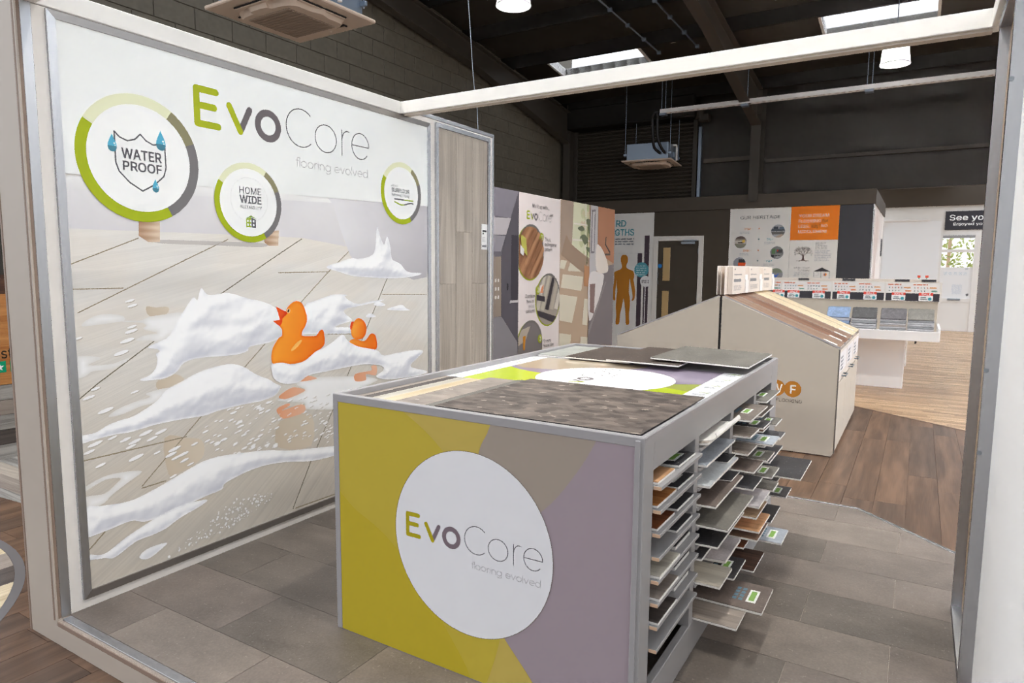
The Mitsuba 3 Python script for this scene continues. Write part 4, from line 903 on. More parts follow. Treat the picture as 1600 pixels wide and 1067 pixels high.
text(po, 'lettering', 'HIDES', pl, 3.547, 2.099, 0.013, (150, 150, 154), False, 0.068, d=14 * EPS)
text(po, 'lettering', 'SUBFLOOR', pl, 3.547, 2.064, 0.026, G, True, 0.190, d=14 * EPS)
text(po, 'lettering', 'IMPERFECTIONS', pl, 3.547, 2.036, 0.016, (110, 110, 116), False, 0.191, d=14 * EPS)
wave = lambda a0, a1: np.array([(a, 1.990 - 0.009 * math.sin((a - 3.58) / 0.197 * 2 * math.pi - 0.9)) for a in np.linspace(a0, a1, 20)])
paints(po, 'wave_symbol', [(strokes([[(3.58, 2.017), (3.685, 2.017)]], 0.0045), 14 * EPS, (92, 92, 98)), (strokes([[(3.685, 2.017), (3.776, 2.017)]], 0.0045), 14 * EPS, (150, 172, 32)), (strokes([wave(3.58, 3.68)], 0.0045), 14 * EPS, (150, 172, 32)), (strokes([wave(3.68, 3.777)], 0.0045), 14 * EPS, (92, 92, 98))], pl)

# plank panel beside the poster
pp_ = thing('plank_panel', 'narrow framed panel of upright grey wood planks right of the big poster', 'display panel')
framed(pp_, xbar(LX, 0.016), 4.042, 4.775, 0.045, 2.615, 0.03, 'aluminium', 'aluminium')
cols = [(4.075, 4.30, [0.08, 1.42, 2.58]), (4.3015, 4.525, [0.08, 0.62, 1.83, 2.58]), (4.5265, 4.742, [0.08, 1.42, 2.58])]
for y0, y1, zs in cols:
    for a, b in zip(zs, zs[1:]):
        addw(pp_, 'plank', box(LX - 0.002, LX + 0.006 + 0.001 * random.random(), y0, y1 - 0.001, a + 0.0008, b, 0.0015), 3, 'z')
pk = PX(LX + 0.0075)
paints(pp_, 'price_label', [(R(4.655, 1.70, 4.742, 1.91), 0.0005, (236, 236, 236)), (R(4.668, 1.845, 4.728, 1.86), 0.001, (60, 60, 64)), (R(4.668, 1.825, 4.69, 1.838), 0.001, (60, 60, 64)), (greeked(4.668, 1.795, 0.05, 3, 0.014, 0.006, 3), 0.001, (176, 176, 178)), (R(4.664, 1.72, 4.732, 1.738), 0.001, (130, 130, 134))], pk, 'white price label')
cb = thing('hanging_cable', 'thin grey cable dropping from the roof to the top of the plank panel', 'cable')
add(cb, None, tube(spline([(-3.18, 3.68, 5.9), (-3.18, 4.40, 4.2), (-3.19, 4.62, 3.05), (-3.19, 4.66, 2.92), (-3.2, 4.69, 2.80), (-3.2, 4.70, 2.66)], 8, False), 0.004, 6), 'steel', smooth=True)
cb = thing('hanging_cable', 'slack grey cable looping behind the overhead beam towards the poster wall', 'cable')
add(cb, None, tube(spline([(-3.19, 4.63, 2.96), (-3.2, 4.45, 2.83), (-3.22, 4.25, 2.74), (-3.25, 3.95, 2.69)], 8, False), 0.0035, 6), 'steel', smooth=True)

# right hand booth wall
RXW = 0.257
br = thing('booth_wall', 'white booth wall at the right edge of the booth with a steel framed plank panel', 'display wall')
add(br, 'panel', box(RXW, 0.37, 1.342, 3.56, 0, 2.598), 'bright_white')
add(br, 'end_trim', box(0.25, 0.375, 3.56, 3.575, 0, 2.6, 0.002), 'aluminium')
rp = thing('plank_panel', 'steel framed panel of warm brown planks on the right booth wall', 'display panel')
def nbar(p):
    m = trimesh.creation.extrude_polygon(P(p), 0.042, engine='earcut')
    m.apply_transform(np.array([[0, 0, 1, RXW - 0.042], [1, 0, 0, 0], [0, 1, 0, 0], [0, 0, 0, 1.0]]))
    return m
framed(rp, nbar, 2.885, 3.556, 0.002, 2.590, 0.036, 'aluminium', 'aluminium')
for k in range(3):
    y0 = 2.922 + 0.2 * k
    for a, b in ((0.04, 1.3), (1.3, 2.553)):
        addw(rp, 'plank', box(RXW - 0.004, RXW - 0.0003, y0, y0 + 0.1985, a + 0.001, b, 0.001), 15, 'z')
for z in (2.2, 1.2, 0.9):
    add(rp, 'screw', trimesh.creation.cylinder(0.008, 0.006, sections=10, transform=trimesh.transformations.translation_matrix([RXW - 0.036, 2.884, z]) @ trimesh.transformations.rotation_matrix(math.pi / 2, [1, 0, 0])), 'steel')

# ================================================================ THE SAMPLE KIOSK
KX0, KX1, KY0, KY1, KH = -2.060, -0.700, 1.957, 4.235, 1.026
ki = thing('sample_kiosk', 'grey sample kiosk with an olive and mauve front panel in the middle of the booth', 'display unit')
add(ki, 'front_panel', box(KX0 + 0.028, KX1 - 0.03, KY0, KY0 + 0.018, 0.0, KH - 0.012), 'grey_mdf')
# frame: posts, rails, plinth
for x0, x1, y0, y1, mt in ((KX0, KX0 + 0.028, KY0 - 0.004, KY0 + 0.03, 'grey_edge'), (KX1 - 0.03, KX1, KY0 - 0.004, KY0 + 0.088, 'grey_mdf'), (KX1 - 0.03, KX1, KY1 - 0.18, KY1, 'grey_mdf'), (KX0, KX0 + 0.03, KY1 - 0.03, KY1, 'grey_mdf')):
    add(ki, 'post', box(x0, x1, y0, y1, 0, KH - 0.012, 0.003), mt)
add(ki, 'front_edge', box(KX1 - 0.0305, KX1 - 0.012, KY0 - 0.012, KY0 - 0.003, 0, KH - 0.01, 0.002), 'grey_edge')
add(ki, 'side_panel', box(KX0, KX0 + 0.02, KY0 + 0.03, KY1 - 0.03, 0, KH - 0.012), 'grey_mdf')
add(ki, 'back_panel', box(KX0 + 0.03, KX1 - 0.03, KY1 - 0.02, KY1, 0, KH - 0.012), 'grey_mdf')
add(ki, 'top_rail', box(KX1 - 0.022, KX1, KY0 + 0.085, KY1 - 0.18, 0.90, KH - 0.012, 0.002), 'grey_mdf')
add(ki, 'plinth', box(KX1 - 0.03, KX1, KY0 + 0.085, KY1 - 0.18, 0.0, 0.135, 0.003), 'grey_mdf')
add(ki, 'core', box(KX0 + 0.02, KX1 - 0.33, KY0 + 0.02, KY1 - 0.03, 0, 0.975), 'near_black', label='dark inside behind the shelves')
add(ki, 'top_board', box(KX0 + 0.02, KX1 - 0.02, KY0 + 0.02, KY1 - 0.02, 0.976, 0.998), 'grey_mdf')
for x0, x1, y0, y1 in ((KX0, KX1, KY0 - 0.004, KY0 + 0.022), (KX0, KX1, KY1 - 0.022, KY1), (KX0, KX0 + 0.022, KY0 + 0.022, KY1 - 0.022), (KX1 - 0.022, KX1, KY0 + 0.022, KY1 - 0.022)):
    add(ki, 'top_lip', box(x0, x1, y0, y1, KH - 0.034, KH, 0.003), 'grey_edge')
OPEN = [(2.045, 2.525), (2.577, 3.093), (3.147, 3.593), (3.650, 4.053)]
for y0, y1 in ((2.525, 2.577), (3.093, 3.147), (3.593, 3.650)):
    add(ki, 'divider', box(KX1 - 0.33, KX1 - 0.002, y0, y1, 0.13, 0.905, 0.002), 'grey_mdf')
add(ki, 'divider', box(KX1 - 0.33, KX1 - 0.03, 2.03, 2.045, 0.13, 0.905), 'grey_mdf')
add(ki, 'divider', box(KX1 - 0.33, KX1 - 0.03, 4.053, 4.068, 0.13, 0.905), 'grey_mdf')
SZ = [0.848, 0.768, 0.688, 0.608, 0.527, 0.448, 0.368, 0.287]
for c, (y0, y1) in enumerate(OPEN):
    for i, z in enumerate(SZ):
        if c in (1, 2) and i in (6,):
            continue
        sh_ = thing_part = add(ki, 'shelf', box(KX1 - 0.33, KX1 + (0.028 if c == 0 else 0.006), y0 + 0.001, y1 - 0.001, z - 0.013, z, 0.0015), 'grey_mdf')
        if c == 0:
            k2 = num(f'{sh_}__end_grain')
            scene[k2] = mikit.ply(box(KX1 + 0.002, KX1 + 0.0275, y0 - 0.0005, y0 + 0.002, z - 0.012, z - 0.001), 'raw_wood')
            labels[k2] = {'label': 'bare pale wood end'}

# printed front
pf_ = NY(KY0)
F0, F1, FT = KX0 + 0.030, KX1 - 0.032, KH - 0.014
fr = R(F0, 0.003, F1, FT)
OL, OT, BG, MV = (190, 170, 44), (196, 174, 88), (164, 152, 140), (162, 148, 156)
c_ol = spline([(-2.4, 1.10), (-1.95, 1.10), (-1.776, 1.035), (-1.62, 0.96), (-1.493, 0.869), (-1.35, 0.72), (-1.25, 0.5), (-1.22, 0.3), (-1.233, 0.185), (-1.288, 0.009), (-1.35, -0.1), (-2.4, -0.1)], 8)
c_ot = spline([(-2.4, 1.2), (-1.255, 1.07), (-1.265, 1.027), (-1.29, 0.96), (-1.325, 0.887), (-1.36, 0.7), (-1.36, 0.45), (-1.27, 0.28), (-1.205, 0.201), (-1.091, 0.077), (-1.0, -0.05), (-2.4, -0.2)], 8)
c_bg = spline([(-1.5, 1.3), (-0.82, 1.10), (-0.843, 1.037), (-0.935, 0.873), (-1.066, 0.714), (-1.25, 0.6), (-1.5, 0.55), (-1.9, 0.7)], 8)
c_tn = spline([(-2.2, 0.62), (-1.925, 0.54), (-1.726, 0.435), (-1.5, 0.2), (-1.40, -0.1), (-2.3, -0.2)], 8)
paint(ki, 'front_print', fr, pf_, EPS, MV, label='mauve printed background')
for cc, col, d, lb in ((c_bg, BG, 2, 'grey beige printed arc'), (c_ot, OT, 3, 'tan olive printed arc'), (c_ol, (194, 174, 62), 4, 'olive printed disc'), (c_tn, OL, 5, 'olive printed arc')):
    paint(ki, 'front_print', sg.Polygon(cc).buffer(0).intersection(fr), pf_, d * EPS, col, label=lb)
paint(ki, 'front_print', circ(-1.369, 0.527, 0.3545, 120).difference(circ(-1.369, 0.527, 0.3525, 120)), pf_, 6 * EPS, (120, 110, 100))
paint(ki, 'front_print', circ(-1.369, 0.527, 0.3530, 120), pf_, 6 * EPS, (233, 233, 236), label='large white printed disc')
logo(ki, pf_, -1.670, 0.4975, 0.1005, 7 * EPS, colors=((176, 164, 30), (124, 110, 118), (100, 98, 104)), thin=0.0155)

# printed graphic on the top, under gloss film
tp = PZ(0.9985)
ga = R(KX0 + 0.03, 2.55, KX1 - 0.03, 3.62)
W = (236, 238, 242)
paint(ki, 'top_print', ga, tp, EPS, (150, 140, 158), 'gloss_print', label='mauve printed top')
paint(ki, 'top_print', sg.Polygon(spline([(-2.1, 2.3), (-0.8, 2.3), (-0.75, 2.9), (-0.84, 3.12), (-1.15, 3.02), (-1.5, 3.02), (-1.8, 3.10), (-2.1, 3.18)], 6)).buffer(0).intersection(ga), tp, 2 * EPS, (186, 202, 60), 'gloss_print', label='lime green printed area')
paint(ki, 'top_print', P([(-0.84, 3.2), (-1.1, 3.05), (-0.84, 2.95)]), tp, 2.5 * EPS, (164, 172, 88), 'gloss_print')
paint(ki, 'top_print', sg.Polygon(spline([(-1.9, 3.2), (-1.5, 3.3), (-1.3, 3.62), (-2.0, 3.62)], 6)).buffer(0).intersection(ga), tp, 2.5 * EPS, (172, 158, 138), 'gloss_print')
paint(ki, 'top_print', circ(-1.33, 3.09, 0.35, 96), tp, 4 * EPS, (244, 245, 248), 'gloss_print', label='white printed disc on the top')
paint(ki, 'top_print', R(-2.055, 2.55, -1.94, 3.62), tp, 3 * EPS, W, 'gloss_print', label='white printed margin')
paint(ki, 'top_print', R(-0.865, 2.55, -0.73, 3.62), tp, 3 * EPS, W, 'gloss_print', label='white printed margin')
H = 0.076
lg = lambda a, b, d: np.stack([-1.365 - b, a, 0.9985 + d], -1)
logo(ki, lg, 2.80, 0.0, 0.100, 5 * EPS, tagline=True, thin=0.02)
for j, (x, s) in enumerate(((-0.79, 1), (-2.0, 2))):
    for i in range(5):
        y = 2.72 + 0.2 * i
        paints(ki, 'top_symbol', [(greeked(x - 0.045 * (1 if s == 1 else 0) , y, 0.055, 2, 0.016, 0.006, i + 9 * j), 5 * EPS, (140, 142, 148)), (P([(x - 0.03, y + 0.05), (x + 0.02, y + 0.04), (x + 0.022, y + 0.048), (x - 0.028, y + 0.056)]), 5 * EPS, (158, 178, 60)), (P([(x - 0.03, y + 0.075), (x + 0.02, y + 0.07), (x + 0.02, y + 0.075)]), 5 * EPS, (96, 98, 100))], tp)

# ---- things lying on the kiosk top
def board(label, x0, x1, y0, y1, z, th, mat, idx, group=None, tilt=0.0, name='sample_board', cat_='floor sample', edge=True, yaw=0.0):
    b = thing(name, label, cat_, group)
    c = [(x0 + x1) / 2, (y0 + y1) / 2, z]
    core = box(x0, x1, y0, y1, z, z + th * 0.72, 0.0008)
    face = box(x0 + 0.0005, x1 - 0.0005, y0 + 0.0005, y1 - 0.0005, z + th * 0.72, z + th, 0.0008)
    for m in (core, face):
        rot(m, tilt, [0, 1, 0], [x0, c[1], z])
        rotz(m, yaw, c)
    add(b, 'core', core, 'core_white' if edge else 'near_black')
    if mat == 'pebble':
        m2, uv = boxuv(face, idx / 100, 'y', (random.uniform(-5, 5) - 50, random.uniform(0, 5)))
        add(b, 'face', m2, 'pebble', uv=uv)
    else:
        addw(b, 'face', face, idx, 'y', mat)
    return b


TZ = 0.9985
specs = [(-2.035, -1.90, 8, 'grey oak board lying along the left edge of the kiosk top'), (-1.99, -1.80, 9, 'dark grey board in the fan of boards on the kiosk top'), (-1.93, -1.72, 7, 'pale grey board in the fan of boards on the kiosk top'),
         (-1.86, -1.62, 12, 'cream board in the fan of boards on the kiosk top')]
zt = TZ
for i, (x0, x1, idx, lb) in enumerate(specs):
    board(lb, x0, x1, 1.99, 2.70 - 0.012 * i, zt, 0.0029, 'wood', idx, 'boards fanned out on the kiosk top', edge=i % 2 == 1)
    zt += 0.0030
for i, (x0, x1, c, lb) in enumerate(((-1.78, -1.45, 'pebble', 'pale speckled stone slab under the dark slab on the kiosk top'), (-1.62, -1.34, 'stone', 'thin grey slab edge between the speckled slabs'))):
    bb = board(lb, x0, x1, 1.985 - 0.003 * i, 2.72, zt, 0.0029, ('pebble', 'cement')[i], (80, 4)[i], 'boards fanned out on the kiosk top', edge=i % 2 == 1)
    zt += 0.0030
for i in range(4):
    x0 = -1.60 + 0.055 * i
    board(('bottom', 'second', 'third', 'upper')[i] + ' thin vinyl sheet of the stack under the dark pebble slab', x0, x0 + 0.62, 1.983 - 0.002 * i, 2.72, zt, 0.0015, 'cement', 4, 'sheets under the pebble slab', edge=i % 2 == 0)
    zt += 0.0016
board('large dark pebble stone effect slab on the front of the kiosk top', -1.555, -0.728, 1.99, 2.735, zt, 0.0035, 'pebble', 0, None, 0.0, 'stone_slab', 'stone slab', edge=False)
for i, (x0, x1, y0, idx, zz, tl, lb) in enumerate(((-2.035, -1.68, 3.66, 5, 0.0, 0.0, 'pale grey green tile at the far left of the kiosk top'), (-1.81, -1.40, 3.60, 3, 0.011, 0.5, 'dark brown tile second from the left at the far end of the kiosk top'),
                                                   (-1.50, -1.08, 3.50, 3, 0.0305, 0.4, 'dark brown tile third from the left at the far end of the kiosk top'), (-1.26, -0.73, 3.56, 4, 0.052, 1.2, 'large grey tile at the far right of the kiosk top'))):
    board(lb, x0, x1, y0, KY1 - 0.03, TZ + zz, 0.011, 'cement', idx, 'tiles overlapping at the far end of the kiosk top', tl)

# ---- samples in the shelves
ORD = ['first', 'second', 'third', 'fourth', 'fifth', 'sixth', 'seventh', 'eighth', 'bottom']
ORD2 = 'first second third fourth fifth sixth seventh eighth ninth tenth eleventh twelfth thirteenth fourteenth fifteenth sixteenth seventeenth eighteenth'.split()
COLN = ['nearest', 'second', 'third', 'farthest']


def sample(c, y0, y1, z, xo, depth, what, mat, idx, lab=False, tilt=0.0, th=0.011, where=''):
    b = thing('floor_sample', f'{what} sample, {where} {COLN[c]} column', 'floor sample')
    piv = [KX1 - 0.03, (y0 + y1) / 2, z]
    rise = math.tan(math.radians(tilt)) * max(0, 0)
    core = box(xo - depth, xo, y0, y1, z, z + th * 0.75, 0.0008)
    face = box(xo - depth + 0.001, xo - 0.001, y0 + 0.001, y1 - 0.001, z + th * 0.75, z + th, 0.0006)
    ms = [core, face]
    tags = []
    if lab:
        ym = (y0 + y1) / 2
        q = lambda a0, b0, a1, b1, d: flat(R(a0, b0, a1, b1), PZ(z + th), d)
        w = (y1 - y0)
        h = min(0.06, w * 0.3)
        xc = xo - (0.05 if c == 0 else 0.06)
        tags = [(q(xc - 0.02, ym - h, xc + 0.02, ym + h, 0.0008), (246, 248, 244)), (q(xc - 0.011, ym - h * 0.75, xc + 0.011, ym + h * 0.75, 0.0014), (140, 184, 96)),
                *[(q(xc - 0.075 + 0.024 * i, ym - h + 0.55 * h * j, xc - 0.058 + 0.024 * i, ym - h + 0.55 * h * j + 0.4 * h, 0.0008), (104, 132, 148)) for i in range(2) for j in range(4)]]
    for m in ms + [t for t, _ in tags]:
        rot(m, -tilt, [0, 1, 0], piv)
    add(b, 'core', core, 'core_white')
    addw(b, 'face', face, idx, 'x', mat)
    if tags:
        add(b, 'label', cat([t for t, _ in tags]), 'print', color=np.vstack([np.tile(lin(cc), (len(t.vertices), 1)) for t, cc in tags]), label='white and green product label')


L1 = [('tan oak', 'wood', 4), ('golden oak', 'wood', 5), ('reddish brown wood', 'wood', 6), None, ('pale grey oak', 'wood', 7), ('grey brown wood', 'wood', 8), ('charcoal wood', 'wood', 9), None]
for i, s in enumerate(L1):
    if s:
        sample(0, 2.055 + 0.004 * (i % 3), 2.235 + 0.012 * ((i * 5) % 3) + (0.02 if i > 3 else 0), SZ[i] + 0.0004, KX1 + 0.012 + (0.016 if i > 3 else 0.0), 0.24, s[0], s[1], s[2], False, 0.6, where=f'left on {ORD[i]} shelf of')
    if i < 4:
        sample(0, 2.275, 2.475 - 0.01 * (i % 2), SZ[i] + 0.0006, KX1 + 0.014, 0.22, 'black vinyl with a green label', 'cement', 10, True, 3.0, where=f'right on {ORD[i]} shelf of')
    elif i < 7:
        sample(0, 2.315, 2.49, SZ[i] + 0.0006, KX1 + 0.0, 0.18, 'plain black vinyl with white edges', 'cement', 10, False, 3.0, 0.016, where=f'right on {ORD[i]} shelf of')
# second column: wide tiles
C2 = [(0.852, 2.60, 3.02, 0.03, 'wood', 3, 'pale oak', 9.0), (0.772, 2.585, 3.06, 0.03, 'cement', 9, 'grey blue stone', 2.0), (0.690, 2.585, 3.07, 0.045, 'cement', 8, 'pale blue white stone', 1.0), (0.610, 2.59, 3.07, 0.07, 'cement', 6, 'brown grey stone', 1.0),
      (0.528, 2.585, 3.06, 0.12, 'cement', 4, 'mid grey stone', 0.0), (0.450, 2.585, 3.05, 0.085, 'cement', 10, 'navy black stone', 1.0), (0.385, 2.585, 3.08, 0.025, 'cement', 7, 'dark slate', 4.0)]
for i, (z, y0, y1, o, mt, idx, nm, tl) in enumerate(C2):
    sample(1, y0, y1, z, KX1 + o, 0.27, nm, mt, idx, False, tl, where=f'{ORD[i]} shelf of')
sample(1, 2.93, 3.085, 0.702, KX1 + 0.03, 0.24, 'black backed', 'cement', 10, False, 3.0, 0.006, where='leaning over the pale tile in')
sample(1, 2.93, 3.085, 0.622, KX1 + 0.05, 0.24, 'black backed', 'cement', 10, False, 3.0, 0.006, where='leaning over the brown tile in')
sample(1, 2.80, 3.08, 0.300, KX1 + 0.07, 0.2, 'lilac grey plank with thick white edges', 'cement', 11, False, 3.5, 0.014, where='above bottom shelf of')
sample(1, 2.585, 2.79, 0.289, KX1 + 0.10, 0.26, 'pale beige grey wood', 'wood', 7, False, 0.0, where='on bottom shelf of')
sample(1, 2.83, 3.06, 0.225, KX1 + 0.10, 0.2, 'black vinyl with a green label', 'cement', 10, True, 0.0, where='under the lilac plank in')
sample(1, 2.585, 2.80, 0.1365, KX1 + 0.17, 0.3, 'grey wood', 'wood', 8, False, 0.0, where='on the plinth of')
sample(1, 2.74, 2.99, 0.1485, KX1 + 0.235, 0.34, 'taupe tile with a green label', 'cement', 6, True, 0.0, 0.012, where='furthest out at the foot of')
bk = thing('curled_sheet', 'white backed vinyl sheet curling out of the top of the second shelf column', 'vinyl sheet')
prof = [(KX1 - 0.25, 0.868), (KX1 - 0.05, 0.866), (KX1 + 0.02, 0.872), (KX1 + 0.052, 0.888), (KX1 + 0.046, 0.905)]
cs = sg.LineString(spline(prof, 6, False)).buffer(0.0022, cap_style=2)
cm = trimesh.creation.extrude_polygon(cs, 0.40, engine='earcut')
cm.apply_transform(np.array([[1, 0, 0, 0], [0, 0, -1, 3.03], [0, 1, 0, 0], [0, 0, 0, 1.0]]))
add(bk, None, cm, 'core_white', smooth=30)
C3 = [(0.850, 3.15, 3.55, 0.075, 'cement', 2, 'grey stone', True), (0.770, 3.16, 3.36, 0.075, 'wood', 8, 'grey wood', False), (0.7695, 3.385, 3.57, 0.09, 'cement', 10, 'black vinyl', True), (0.690, 3.15, 3.36, 0.07, 'wood', 8, 'brown grey wood', False), (0.689, 3.39, 3.585, 0.135, 'cement', 9, 'blue grey tile', True),
      (0.609, 3.155, 3.37, 0.10, 'cement', 6, 'warm grey tile', False), (0.6095, 3.385, 3.58, 0.115, 'cement', 4, 'grey tile', True), (0.528, 3.15, 3.37, 0.10, 'cement', 7, 'dark slate tile', False), (0.5285, 3.385, 3.585, 0.14, 'cement', 4, 'ash grey tile', True),
      (0.449, 3.15, 3.42, 0.13, 'cement', 11, 'lilac white tile', False), (0.4495, 3.435, 3.59, 0.14, 'cement', 4, 'grey edge tile', False), (0.395, 3.15, 3.41, 0.12, 'wood', 15, 'tan grey oak', False), (0.378, 3.43, 3.58, 0.10, 'cement', 10, 'black vinyl', False),
      (0.330, 3.15, 3.42, 0.135, 'wood', 4, 'light oak', False), (0.289, 3.15, 3.40, 0.13, 'wood', 10, 'rosy brown oak', False), (0.240, 3.15, 3.37, 0.07, 'wood', 6, 'brown walnut', False), (0.205, 3.38, 3.585, 0.20, 'cement', 9, 'far protruding pale blue tile', True), (0.137, 3.15, 3.40, 0.12, 'wood', 13, 'dark walnut', False)]
for i, (z, y0, y1, o, mt, idx, nm, lb) in enumerate(C3):
    sample(2, y0, y1, z, KX1 + o, 0.26, nm + (' with a green label' if lb else ''), mt, idx, lb, 0.0, where=f'{ORD2[i]} from top of')
C4 = [(0.850, 3.66, 4.04, 0.05, 'cement', 4, 'grey tile', True), (0.770, 3.66, 4.0, 0.03, 'cement', 2, 'grey beige tile', False), (0.690, 3.655, 3.83, 0.04, 'wood', 13, 'dark walnut', False), (0.6895, 3.85, 4.045, 0.07, 'cement', 4, 'grey tile', True), (0.609, 3.66, 3.85, 0.05, 'cement', 3, 'brown tile', False),
      (0.6095, 3.865, 4.05, 0.09, 'cement', 7, 'dark grey tile', False), (0.528, 3.655, 4.05, 0.08, 'cement', 7, 'slate tile', False), (0.449, 3.70, 4.12, 0.23, 'cement', 10, 'large black tile with pale edges', False), (0.369, 3.66, 3.86, 0.06, 'cement', 3, 'dark brown tile', False), (0.3695, 3.87, 4.05, 0.09, 'cement', 7, 'dark grey tile', True),
      (0.288, 3.66, 3.85, 0.06, 'cement', 3, 'deep brown tile', False), (0.2885, 3.86, 4.05, 0.14, 'cement', 7, 'charcoal tile', True), (0.20, 3.66, 3.95, 0.10, 'cement', 10, 'black tile', False)]
for i, (z, y0, y1, o, mt, idx, nm, lb) in enumerate(C4):
    sample(3, y0, y1, z, KX1 + o, 0.26, nm + (' with a green label' if lb else ''), mt, idx, lb, 0.0, where=f'{ORD2[i]} from top of')

# ================================================================ POSTERS AND DISPLAYS BEHIND THE BOOTH
MXX = -4.3
M = D['mix']
ml = PX(MXX)
e = 0.002


def panel(label, y0, y1, z1=2.485):
    t = thing('wall_poster', label, 'poster')
    add(t, 'board', box(MXX - 0.03, MXX - 0.0005, y0, y1, FZ, z1), 'white_paint')
    return t


w1 = panel('poster showing a dark grey attic room, partly hidden by the plank panel', 5.9, 7.213)
cl1 = R(5.9, FZ, 7.213, 2.485)
paints(w1, 'picture', [(cl1, e, (112, 108, 116)), (P(M['dark_ceil']).union(R(5.9, 2.13, 6.66, 2.485)).intersection(cl1), 2 * e, (134, 130, 140)), (P(M['dark_beam']).union(R(5.9, 1.97, 6.66, 2.15)).intersection(cl1), 3 * e, (190, 184, 188)), (P(M['dark_ceil2']), 3 * e, (150, 146, 154)), (P(M['dark_wall']).intersection(cl1), 4 * e, (92, 88, 96)),
                       (P(M['wood']).union(R(5.9, 0.95, 6.64, 1.70)), 5 * e, (150, 136, 124)), (P(M['carpet']).union(R(5.9, FZ, 6.64, 0.95)).intersection(cl1), 5 * e, (140, 137, 142)), (R(7.03, 1.15, 7.19, 1.95), 5 * e, (66, 62, 70)), (R(7.0, 1.12, 7.21, 1.15), 6 * e, (206, 202, 204)), (R(6.93, 1.28, 6.96, 1.36), 6 * e, (50, 48, 54)), *[(R(6.66 + 0.06 * i, 1.18 + 0.1 * j, 6.69 + 0.06 * i, 1.22 + 0.1 * j), 6 * e, (226, 222, 218)) for i in range(2) for j in range(3)]], ml)
w2 = panel('tall white poster with three round flooring pictures and green numbers', 7.217, 8.334)
paint(w2, 'picture', R(7.217, FZ, 8.334, 2.485), ml, e, (240, 230, 228))
cl2 = R(7.217, FZ, 8.333, 2.485)


def round_pic(t, a, b, r, base, parts):
    c = circ(a, b, r, 64)
    paints(t, 'round_picture', [(circ(a, b, r + 0.02, 64).intersection(cl2), 2 * e, (164, 172, 52)), (circ(a + 0.02, b + 0.03, r, 64).intersection(cl2), 2.5 * e, (120, 116, 112)), (c.intersection(cl2), 3 * e, base)] + [(p.intersection(c).intersection(cl2), 4 * e + 0.3 * e * k, col) for k, (p, col) in enumerate(parts)], ml)


her = [(P([(7.2 + 0.14 * i, 1.30 + 0.16 * j), (7.34 + 0.14 * i, 1.46 + 0.16 * j), (7.37 + 0.14 * i, 1.40 + 0.16 * j), (7.23 + 0.14 * i, 1.24 + 0.16 * j)]), (184, 136, 100) if (i + j) % 2 else (150, 104, 74)) for i in range(5) for j in range(5)]
round_pic(w2, 7.505, 1.742, 0.335, (170, 122, 88), her + [(P([(7.22, 1.98), (7.36, 1.92), (7.40, 1.70), (7.26, 1.78)]), (190, 186, 90)), (P([(7.2, 1.85), (7.32, 1.78), (7.3, 1.70), (7.2, 1.74)]), (226, 222, 218))])
bars = [(P([(7.65 + 0.13 * i, 1.0), (7.75 + 0.13 * i, 0.98), (7.95 + 0.13 * i, 1.5), (7.88 + 0.13 * i, 1.5)]), c) for i, c in enumerate(((206, 198, 184), (196, 188, 172), (66, 60, 64), (188, 178, 164), (214, 206, 194)))]
round_pic(w2, 8.0, 1.118, 0.332, (168, 158, 148), bars + [(P([(7.68, 1.0), (7.72, 0.92), (8.25, 0.78), (8.25, 0.88)]), (70, 64, 70)), (P([(7.68, 1.2), (7.9, 1.17), (7.9, 1.10), (7.68, 1.13)]), (62, 56, 62)), (circ(7.8, 1.27, 0.06, 16), (236, 226, 216)), (P([(7.76, 1.22), (7.84, 1.22), (7.86, 1.33), (7.8, 1.3)]), (222, 150, 110))])
round_pic(w2, 7.51, 0.52, 0.325, (128, 122, 122), [(P([(7.2, 0.75), (7.52, 0.80), (7.40, 0.62), (7.2, 0.56)]), (190, 178, 164)), (P([(7.34, 0.5), (7.38, 0.5), (7.40, 0.68), (7.33, 0.68)]), (206, 140, 50))])
for a, b, n in ((7.788, 1.953, '1'), (7.70, 1.262, '2'), (7.775, 0.612, '3')):
    paint(w2, 'number_disc', circ(a, b, 0.058, 24), ml, 6 * e, (164, 172, 52))
    text(w2, 'lettering', n, ml, a - 0.02, b - 0.03, 0.06, (250, 250, 245), False, d=7 * e)
TG = (92, 84, 86)
text(w2, 'lettering', 'Mix it up with...', ml, 7.54, 2.318, 0.05, TG, False, 0.46, d=3 * e)
logo(w2, ml, 7.405, 2.165, 0.108, 3 * e, False, thin=0.02)
text(w2, 'lettering', '360', ml, 8.02, 2.24, 0.03, TG, True, 0.09, d=3 * e)
for s, a, b, w in (('Try a', 7.885, 1.905, 0.16), ('herringbone', 7.885, 1.84, 0.33), ('pattern', 7.885, 1.775, 0.21), ('Combine', 7.38, 1.165, 0.26), ('two or', 7.42, 1.10, 0.2), ('more', 7.47, 1.035, 0.16), ('colours!', 7.40, 0.972, 0.24), ('Or even', 7.88, 0.545, 0.22), ('throw tiles', 7.88, 0.482, 0.30)):
    text(w2, 'lettering', s, ml, a, b, 0.048, (170, 166, 166) if s in ('more',) else TG, False, w, d=3 * e)
w3 = panel('poster showing rooms with wood framed floor tiles, a window plant and a bath', 8.338, 10.234, 2.495)
cl3 = R(8.338, FZ, 10.232, 2.495)
C = lambda p: P(p).intersection(cl3)
